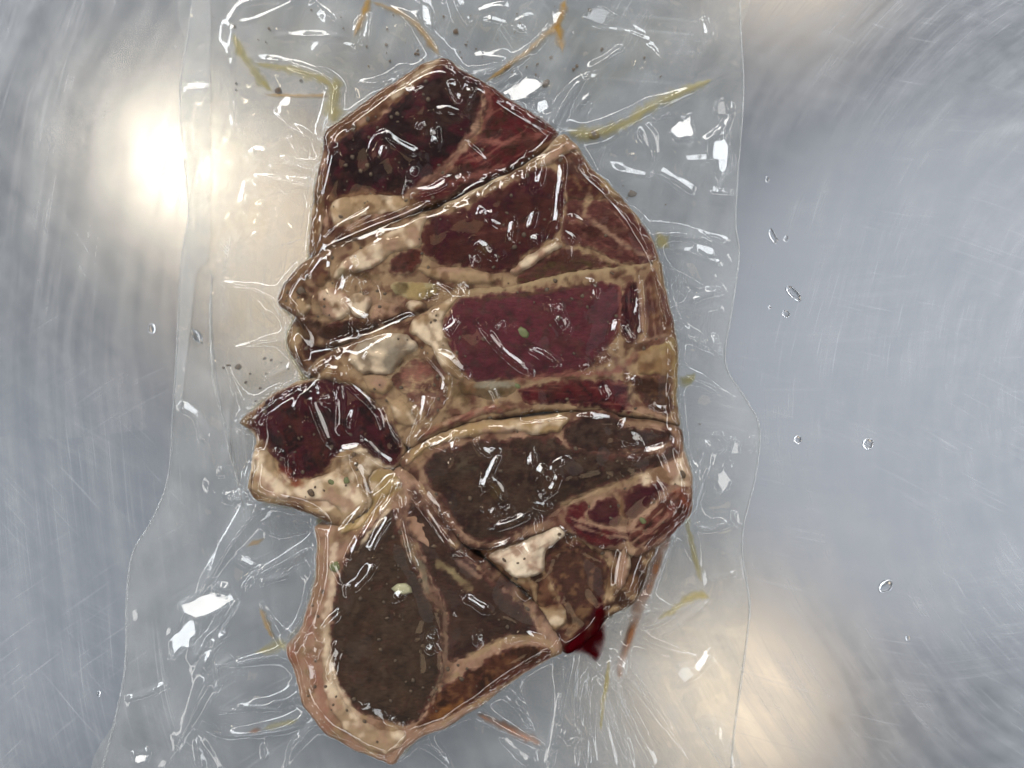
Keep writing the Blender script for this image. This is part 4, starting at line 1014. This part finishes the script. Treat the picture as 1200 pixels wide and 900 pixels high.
def tube(name, pts, rad, m, parent=None, zf=None, flat=1.0, seg=8, origin=None, jitter=0.0, seed=0, closed=False):
    """tapered tube lying along a pixel polyline; rad in pixels (number or list), zf gives its centre height"""
    pl = catmull(pts, closed, 4)
    n = len(pl)
    r = np.interp(np.linspace(0, 1, n), np.linspace(0, 1, len(rad)), rad) if not np.isscalar(rad) else np.full(n, float(rad))
    if jitter: r = r * (1 + jitter * fbm(pl[:, 0] / 12, pl[:, 1] / 12, seed, 3))
    tg = (np.roll(pl, -1, 0) - np.roll(pl, 1, 0)) if closed else np.gradient(pl, axis=0)
    tg /= np.hypot(tg[:, 0], tg[:, 1])[:, None] + 1e-9
    nr = np.stack([-tg[:, 1], tg[:, 0]], 1)
    z = zf(pl[:, 0], pl[:, 1]) if callable(zf) else np.full(n, zf)
    V = []
    for k in range(seg):
        a = 2 * math.pi * k / seg
        p = pl + nr * (r * math.cos(a))[:, None]
        xx, yy = W(p[:, 0], p[:, 1])
        V.append(np.stack([xx, yy, z + r * S * flat * math.sin(a)], 1))
    V = np.stack(V, 1).reshape(-1, 3)
    F = []
    for i in range(n if closed else n - 1):
        i2 = (i + 1) % n
        for k in range(seg):
            k2 = (k + 1) % seg
            F.append((i * seg + k, i * seg + k2, i2 * seg + k2, i2 * seg + k))
    if not closed:
        F += [tuple(range(seg)), tuple((n - 1) * seg + k for k in range(seg))[::-1]]
    if parent is None and origin is None:
        origin = (float(V[:, 0].mean()), float(V[:, 1].mean()), 0.0)
    return mesh_obj(name, V, F if not closed else np.array(F), m, parent, origin=origin)

def fz_edge(u, v): return np.full(len(u), 0.0009)
tube("film_edge", POUCH[:15], 0.7, M_EDGE, pouch, lambda u, v: 0.0009 + 0.35 * (sample(Fz, u, v) - 0.0009), seg=6)
tube("film_edge", POUCH[18:36], 0.8, M_EDGE, pouch, lambda u, v: 0.0009 + 0.35 * (sample(Fz, u, v) - 0.0009), seg=6)
tube("inner_crease", [(249,318),(247,360),(248,400),(253,450),(264,500),(276,550),(291,604)], [0.4, 1.3, 1.4, 1.2, 1.2, 1.3, .6], M_EDGE, pouch, lambda u, v: sample(Fz, u, v), seg=6)
seal = [(230,-10),(219,60),(213,105),(215,160),(222,250),(215,300),(210,400),(206,470),(212,480),(222,400),(232,320),(246,300),(247,200),(247,100),(246,-10)]
SP, SD, SQ, _, _ = clip_grid(catmull(seal, True, 6), 2.0)
x, y = W(SP[:, 0], SP[:, 1])
d_ = np.maximum(sdf(SP[:, 0], SP[:, 1], pouch_poly), 0)
sz = 0.0009 + (sample(Fz, SP[:, 0], SP[:, 1]) - 0.0009) * (0.35 + 0.65 * smoothstep(0, 16, d_)) + 0.00025
mesh_obj("heat_seal", np.stack([x, y, sz], 1), SQ, M_SEAL, pouch)

# ------------------------------------------------------------------ marinade and juice
def trickle(label, pts, rad, m, seed, name="marinade_trickle", cat="marinade", z=0.0008, thick=0.0005):
    pl = catmull(lift(pts, 0.001), False, 1.5)
    n = len(pl)
    r = np.interp(np.linspace(0, 1, n), np.linspace(0, 1, len(rad)), rad) * 1.6
    tg = np.gradient(pl, axis=0); tg /= np.hypot(tg[:, 0], tg[:, 1])[:, None] + 1e-9
    nr = np.stack([-tg[:, 1], tg[:, 0]], 1)
    K = 9; rows = []; dens = []
    arc = np.concatenate([[0], np.cumsum(np.hypot(*np.diff(pl, axis=0).T))])
    endf = smoothstep(0, 10, arc) * smoothstep(0, 10, arc[-1] - arc)
    for k in range(K):
        s_ = -1 + 2 * k / (K - 1)
        wv = (1 + 0.75 * fbm(pl[:, 0] / 10 + (s_ > 0) * 9, pl[:, 1] / 10, seed, 3)) * (0.25 + 0.75 * smoothstep(0, 14, arc) * smoothstep(0, 14, arc[-1] - arc))
        p = pl + nr * (s_ * r * wv)[:, None]
        x, y = W(p[:, 0], p[:, 1])
        dn = (1 - abs(s_)) ** 1.15 * np.clip(0.95 + 0.7 * fbm(p[:, 0] / 26, p[:, 1] / 26, seed + 50, 3), 0.1, 1.1) * endf
        rows.append(np.stack([x, y, z + thick * (1 - s_ * s_) + 0 * x], 1)); dens.append(dn)
    V = np.stack(rows, 1).reshape(-1, 3); dn = np.clip(np.stack(dens, 1).ravel(), 0, 1)
    i, k = np.meshgrid(np.arange(n - 1), np.arange(K - 1), indexing='ij')
    F = np.stack([i * K + k, i * K + k + 1, (i + 1) * K + k + 1, (i + 1) * K + k], -1).reshape(-1, 4)
    o = mesh_obj(name, V, F, m, origin=(float(V[:, 0].mean()), float(V[:, 1].mean()), 0.0), col=np.repeat(dn[:, None], 3, 1))
    return tag(o, label, cat, "marinade caught in the film wrinkles")
trickle("orange yellow marinade trickle at the top edge of the pouch, left of the tip", [(433,-6),(428,10),(421,28),(413,46)], [4,4,3.2,1.2], M_ORANGE, 1)
trickle("yellow brown marinade arc running down to the pointed tip", [(434,2),(452,8),(475,18),(496,38),(508,54),(517,68)], [1.5,2.5,3,3,3.2,2], M_ORANGE, 2)
trickle("olive marinade trickle curving down the upper left film", [(273,36),(280,58),(292,74),(304,92),(320,108)], [1.5,4,4,4.5,2], M_OLIVE, 3)
trickle("yellow marinade curve above the left shoulder of the top chop", [(296,74),(325,78),(352,84),(376,92),(392,104)], [1.5,3,4,4.5,3], M_YELLOW, 4)
trickle("thin brown marinade line left of the top chop", [(306,110),(335,112),(362,112),(388,112)], [1,1.8,1.6,2.4], M_ORANGE, 5)
trickle("wide olive marinade drip at the left shoulder of the top chop", [(393,86),(392,105),(389,125),(392,146)], [5,6,8,9], M_OLIVE, 6)
trickle("yellow to orange marinade line rising right of the pointed tip", [(566,96),(578,90),(596,76),(618,60),(638,42),(654,26),(664,-4)], [1.5,2.6,2.4,2.8,3.4,4,3], M_ORANGE, 7)
trickle("short orange marinade branch under the upper film wrinkle", [(652,22),(656,42),(660,64)], [3,4.5,1.5], M_ORANGE, 8)
trickle("long pale yellow marinade streak towards the upper right film edge", [(662,152),(692,157),(728,146),(768,122),(806,104),(838,92)], [5,7,5,6,4.5,1.5], M_YELLOW, 9)
trickle("yellow marinade drop at the right shoulder of the second chop", [(770,268),(776,282),(786,292)], [3,7,4], M_YELLOW, 10)
trickle("curled olive brown marinade drip right of the purple eye muscle", [(795,440),(803,446),(812,442),(815,434)], [5,6,4.5,1.8], M_OLIVE, 11)
trickle("yellow brown marinade line running down right of the offcut", [(804,598),(809,630),(815,656),(823,684)], [2,2.5,2.5,4], M_OLIVE, 12)
trickle("pale yellow marinade drip in the film fold at the lower right", [(768,728),(788,716),(806,702),(820,698),(834,702)], [1.2,2.6,3,5,3.5], M_YELLOW, 13)
trickle("small orange brown marinade dash below the left chop", [(286,642),(298,636),(312,630)], [1.2,2.2,1.6], M_ORANGE, 14)
trickle("broken orange marinade line left of the bottom chop", [(303,710),(309,724),(316,740),(323,752)], [1.6,3.2,2.6,1.4], M_ORANGE, 15)
trickle("pale yellow marinade smear at the left corner of the bottom chop", [(296,766),(315,760),(330,757),(338,768)], [1.2,4,6,3], M_YELLOW, 16)
trickle("red brown marinade dash at the lower left of the bottom chop", [(288,859),(298,857),(308,855)], [1.4,3.2,2.6], M_RED, 17)
trickle("yellow marinade streak running into the lower left of the bottom chop", [(306,855),(322,851),(336,848),(352,843)], [2.4,3,3,2], M_OLIVE, 18)
trickle("dark red brown marinade streak below the bottom chop", [(556,836),(575,844),(598,855),(620,866),(637,874)], [1.2,3,4,4.5,3], M_RED, 19)
trickle("yellow green juice line in the film pleats below the red pocket", [(714,770),(712,790),(706,830),(704,860)], [1.2,2.6,2,1], M_YELLOW, 20)

def pool_and_shade():  # pooled marinade whose dark band also paints contact shade round the meat
    nr_ = blur(onmeat, 26)
    keep = (nr_ > 0.02) & (onmeat < 0.5)
    ii, jj = np.nonzero(keep[:-1, :-1] & keep[1:, :-1] & keep[:-1, 1:] & keep[1:, 1:])
    nx = GX.shape[1]
    Q = np.stack([ii * nx + jj, (ii + 1) * nx + jj, (ii + 1) * nx + jj + 1, ii * nx + jj + 1], 1)
    used, inv = np.unique(Q, return_inverse=True)
    u, v = GX.ravel()[used], GY.ravel()[used]
    dn = smoothstep(0.05, 0.36, nr_.ravel()[used]) * np.clip(0.75 + 1.5 * fbm(u / 32, v / 32, 44, 4), 0.10, 1)
    x, y = W(u, v)
    o = mesh_obj("marinade_pool_shade", np.stack([x, y, 0.0011 + 0.0006 * dn], 1), inv.reshape(-1, 4), M_POOL_SHADE, origin=(0, 0, 0), col=np.repeat(dn[:, None], 3, 1))
    tag(o, "thin yellow brown marinade pooled round the edge of the meat, darkened as contact shade", "marinade", "marinade caught in the film wrinkles")
pool_and_shade()

def blob(name, label, outline, z0, thick, m, cat, wob=1.5, h=2.0, zref=0.001, group=None, w=10):
    poly = wobble(catmull(lift(outline, zref), True, 4), wob, 14, len(label))
    P, d, q, be, bv = clip_grid(poly, h)
    zz = z0(P[:, 0], P[:, 1]) if callable(z0) else np.full(len(P), z0)
    top = zz + thick * smoothstep(0, w, d) + 0.0001
    x, y = W(P[:, 0], P[:, 1])
    dn = np.clip(smoothstep(0, w, d) * (0.75 + 0.8 * fbm(P[:, 0] / 28, P[:, 1] / 28, len(label), 4)), 0, 1)
    o = mesh_obj(name, np.stack([x, y, top], 1), q, m, origin=(float(x.mean()), float(y.mean()), 0), col=np.repeat(dn[:, None], 3, 1))
    return tag(o, label, cat, group)

blob("marinade_smear", "thin pale greasy smear on the film above the top chop",
     [(290,-8),(420,-10),(560,-8),(700,-8),(790,10),(800,70),(760,110),(700,140),(660,130),(600,100),(560,80),(515,60),(470,84),(420,115),(392,130),(340,118),(300,90),(278,50)], 0.0007, 0.0002, M_PALE, "marinade", 8, 4.0, w=40)
blob("marinade_smear", "thin pale greasy smear on the film in the notch left of the second chop",
     [(262,330),(320,340),(338,370),(352,400),(362,425),(330,450),(290,475),(268,470),(258,410)], 0.0007, 0.0002, M_PALE, "marinade", 6, 4.0, w=25)
blob("blood_pocket", "dark red juice pocket at the lower right end of the meat",
     [(702,690),(711,715),(713,745),(709,768),(699,779),(684,771),(662,767),(657,753),(672,736),(686,714)], lambda u, v: np.maximum(sample(MEAT, u, v), 0.006), 0.0006, M_BLOOD, "juice", 1.2, 1.2, 0.010, w=8)
blob("blood_pocket", "thin red brown smear under the film web at the right end",
     [(770,640),(788,628),(776,668),(758,712),(744,750),(728,796),(722,780),(735,740),(742,705),(756,680)], 0.0012, 0.001, M_RED, "juice", 1.5, 1.8, 0.003, w=6)

# ------------------------------------------------------------------ pepper, herbs, garlic
def pebble(name, u, v, r, m, label=None, cat=None, group=None, z=None, flat=0.35, seed=0):
    rr = random.Random(seed)
    zz = z if z is not None else max(float(sample(MEAT, u, v)), 0.0007)
    k = 1 - zz / H
    u, v = 600 + (u - 600) * k, 450 + (v - 450) * k
    zz = z if z is not None else max(float(sample(MEAT, u, v)), 0.0007)
    x, y = W(u, v)
    V, F = pebble_mesh(x, y, zz + 0.0001, r * S, rr, flat)
    o = mesh_obj(name, V, F, m, origin=(x, y, zz))
    return tag(o, label, cat, group)

def pebble_mesh(x, y, z, r, rr, flat):
    n = 7; a0 = rr.uniform(0, 6.28); el = rr.uniform(.6, 1.0); ph = rr.uniform(0, 3.14)
    V = []
    for k, zz in ((1.0, 0.0), (0.62, 0.75)):
        for i in range(n):
            a = a0 + 6.283 * i / n
            q = r * k * rr.uniform(.75, 1.15)
            dx, dy = q * math.cos(a), q * el * math.sin(a)
            V.append((x + dx * math.cos(ph) - dy * math.sin(ph), y + dx * math.sin(ph) + dy * math.cos(ph), z + zz * r * flat))
    V.append((x, y, z + r * flat)); V.append((x, y, z - r * 0.3))
    F = []
    for i in range(n):
        j = (i + 1) % n
        F += [(i, j, n + j), (i, n + j, n + i), (n + i, n + j, 2 * n), (j, i, 2 * n + 1)]
    return V, np.array(F)

HG = "herb and pepper pieces under the film"
for nm, u, v, r, m, lab, cat in [
    ("herb_piece", 613, 390, 9, M_HERB, "round green herb piece in the middle of the purple rectangular muscle", "herb"),
    ("herb_piece", 389, 565, 5, M_HERB, "dark green herb piece at the top of the curved fat edge", "herb"),
    ("herb_piece", 365, 577, 5, M_FLECK, "brown herb piece in the middle of the curved fat edge", "herb"),
    ("herb_piece", 406, 563, 4.5, M_HERB, "green herb piece at the bend of the curved fat edge", "herb"),
    ("herb_piece", 393, 664, 8, M_HERB, "dark green leaf piece at the left rim of the bottom eye muscle", "herb"),
    ("herb_piece", 606, 452, 5, M_HERB, "dark green leaf piece beside the pink strip under the purple muscle", "herb"),
    ("garlic_piece", 472, 690, 12, M_GARLIC, "pale yellow garlic piece on the bottom eye muscle", "garlic"),
    ("peppercorn_piece", 741, 227, 6, M_FLECK, "brown pepper piece on the film right of the second chop", "pepper"),
    ("peppercorn_piece", 696, 157, 7, M_FLECK, "long dark pepper piece in the yellow streak at the upper right", "pepper"),
    ("peppercorn_piece", 279, 430, 4.5, M_FLECK, "dark pepper piece on the film left of the pouch notch", "pepper"),
    ("peppercorn_piece", 640, 97, 6, M_FLECK, "brown pepper crumb beside the white film crumple", "pepper"),
    ("peppercorn_piece", 326, 106, 4.5, M_FLECK, "dark pepper piece at the end of the olive trickle", "pepper"),
    ("peppercorn_piece", 353, 341, 6, M_FLECK, "black pepper piece on the left tail of the second chop", "pepper"),
    ("peppercorn_piece", 800, 555, 5, M_FLECK, "black pepper piece on the right fat of the wide grey chop", "pepper"),
    ("peppercorn_piece", 424, 871, 4, M_FLECK, "dark pepper piece on the lowest fat rim", "pepper"),
    ("peppercorn_piece", 594, 78, 4.5, M_FLECK, "dark pepper piece in the yellow line right of the pointed tip", "pepper"),
    ("peppercorn_piece", 534, 37, 4, M_FLECK, "brown pepper piece on the film above the pointed tip", "pepper"),
    ("peppercorn_piece", 753, 610, 6, M_HERB, "dark herb piece between the two small purple muscles", "herb")]:
    pebble(nm, u, v, r, m, lab, cat, HG, flat=0.22, seed=int(u + v))

def flecks():
    rr = random.Random(5); V = []; F = []; n = 0
    pts = [(453,53),(475,50),(490,64),(495,70),(505,75),(457,72),(432,78),(546,53),(461,18),(454,35),(490,60),(558,58),(565,67),(322,44),(303,47),(316,57),(520,20),(528,50),(541,68),(600,85),(628,88),(672,82),(691,12),(705,58),(774,90),(755,68),(730,218),(735,232),
           (262,431),(268,428),(293,438),(312,438),(310,420),(318,422),(305,455),(300,470),(288,448),(330,425),(338,432),(277,98),(277,106),(353,95),(312,50),(380,95),(430,55),(250,20),(665,2),(650,8),(676,78),(820,497),(780,240)]
    for i in range(320):
        for _ in range(40):
            u, v = rr.uniform(290, 810), rr.uniform(60, 890)
            h = MEAT[int((v - gy0) / GH), int((u - gx0) / GH)]
            c = perlin(np.array(u / 60.), np.array(v / 60.), 7)
            left = 0.9 if u < 520 else 0.45
            if h > 0.012 and rr.random() < left * (0.35 + float(c)): break
        else: continue
        pts.append((u, v))
    for i in range(25):
        u, v = rr.gauss(520, 110), rr.gauss(35, 35)
        if 0 < v < 150 and 260 < u < 860: pts.append((u, v))
    for u, v in pts:
        zz = max(float(sample(MEAT, u, v)), 0.0007)
        k = 1 - zz / H
        if zz < 0.002: k = 1
        u2, v2 = 600 + (u - 600) * k, 450 + (v - 450) * k
        zz = max(float(sample(MEAT, u2, v2)), 0.0007)
        x, y = W(u2, v2)
        a, b = pebble_mesh(x, y, zz + 0.0002, rr.choice((0.9, 1.1, 1.3, 1.6, 2.2) if zz < 0.002 else (1.1, 1.4, 1.8, 2.3, 3.0)) * S, rr, 0.35)
        V += a; F.append(b + n); n += len(a)
    o = mesh_obj("spice_flecks", V, np.concatenate(F), M_FLECK, origin=(0, 0, 0))
    tag(o, "fine dark pepper and herb flecks scattered under the film", "spice", None, "stuff")
flecks()

# ------------------------------------------------------------------ water drops on the steel
def droplet(label, outline, hmm, z0=0.0):
    poly = catmull(outline, True, 1.2)
    P, d, q, be, bv = clip_grid(poly, max(0.45, min(np.ptp(poly[:, 0]), np.ptp(poly[:, 1])) / 14))
    R = max(d.max(), 1e-3)
    t = np.clip(1 - d / R, 0, 1)
    z = z0 + 0.00002 + hmm * MM * np.sqrt(np.maximum(1 - t ** 2.2, 0))
    x, y = W(P[:, 0], P[:, 1])
    n = len(P)
    V = np.concatenate([np.stack([x, y, z], 1), np.stack([x, y, np.full(n, z0 + 0.00001)], 1)])
    F = np.concatenate([q, q[:, ::-1] + n, np.stack([be[:, 1], be[:, 0], be[:, 0] + n, be[:, 1] + n], 1)])
    o = mesh_obj("water_droplet", V, F, M_WATER, origin=(float(x.mean()), float(y.mean()), z0))
    tag(o, label, "water drop", "water drops on the steel table")
def ell(u, v, rx, ry, rot=0, n=12, jit=0.12, seed=1):
    r = random.Random(seed); c, s = math.cos(math.radians(rot)), math.sin(math.radians(rot)); out = []
    for i in range(n):
        a = 2 * math.pi * i / n; k = 1 + r.uniform(-jit, jit)
        dx, dy = rx * k * math.cos(a), ry * k * math.sin(a)
        out.append((u + dx * c - dy * s, v + dx * s + dy * c))
    return out
droplet("long water drop, higher of the two long ones on the steel at right", ell(906, 277, 10, 4, 65, seed=3), 1.1)
droplet("small water drop touching the higher long drop's right side", ell(921, 280, 4, 3, 100, seed=4), .7)
droplet("long slanted water drop, lower of the two long ones on the steel at right", ell(930, 344, 12, 5, 45, seed=5), 1.3)
droplet("small water drop just below the lower long drop", ell(921, 368, 5, 4.5, 20, seed=6), 1.0)
droplet("tiny water drop left of the lower long drop", ell(902, 360, 2.4, 2, 0, seed=7), .5)
droplet("tiny water drop on the steel near the upper right film edge", ell(899, 210, 2.4, 4, 0, seed=8), .5)
droplet("round water drop nearest the pouch, left of the round pair at right", ell(935, 515, 5, 5, 0, jit=.06, seed=9), 1.3)
droplet("round water drop, right of the round pair at right", ell(1017, 520, 6.5, 7, 0, jit=.05, seed=10), 1.6)
droplet("largest angular water drop on the steel at lower right", [(1030,686),(1036,680),(1043,679),(1046,684),(1044,691),(1038,694),(1031,694)], 1.6)
droplet("faint small water drop below the angular one", ell(1064, 748, 3, 4, 0, seed=12), .5)
droplet("round water drop alone on the steel at left", ell(178, 385, 4.5, 6, 0, jit=.06, seed=13), 1.3)
droplet("tiny water drop on the steel at lower left", ell(116, 813, 2, 4, 10, seed=14), .5)
droplet("oblong water drop on the left seal of the pouch", ell(231, 394, 9, 4, 60, seed=15), 1.1, z0=0.0026)
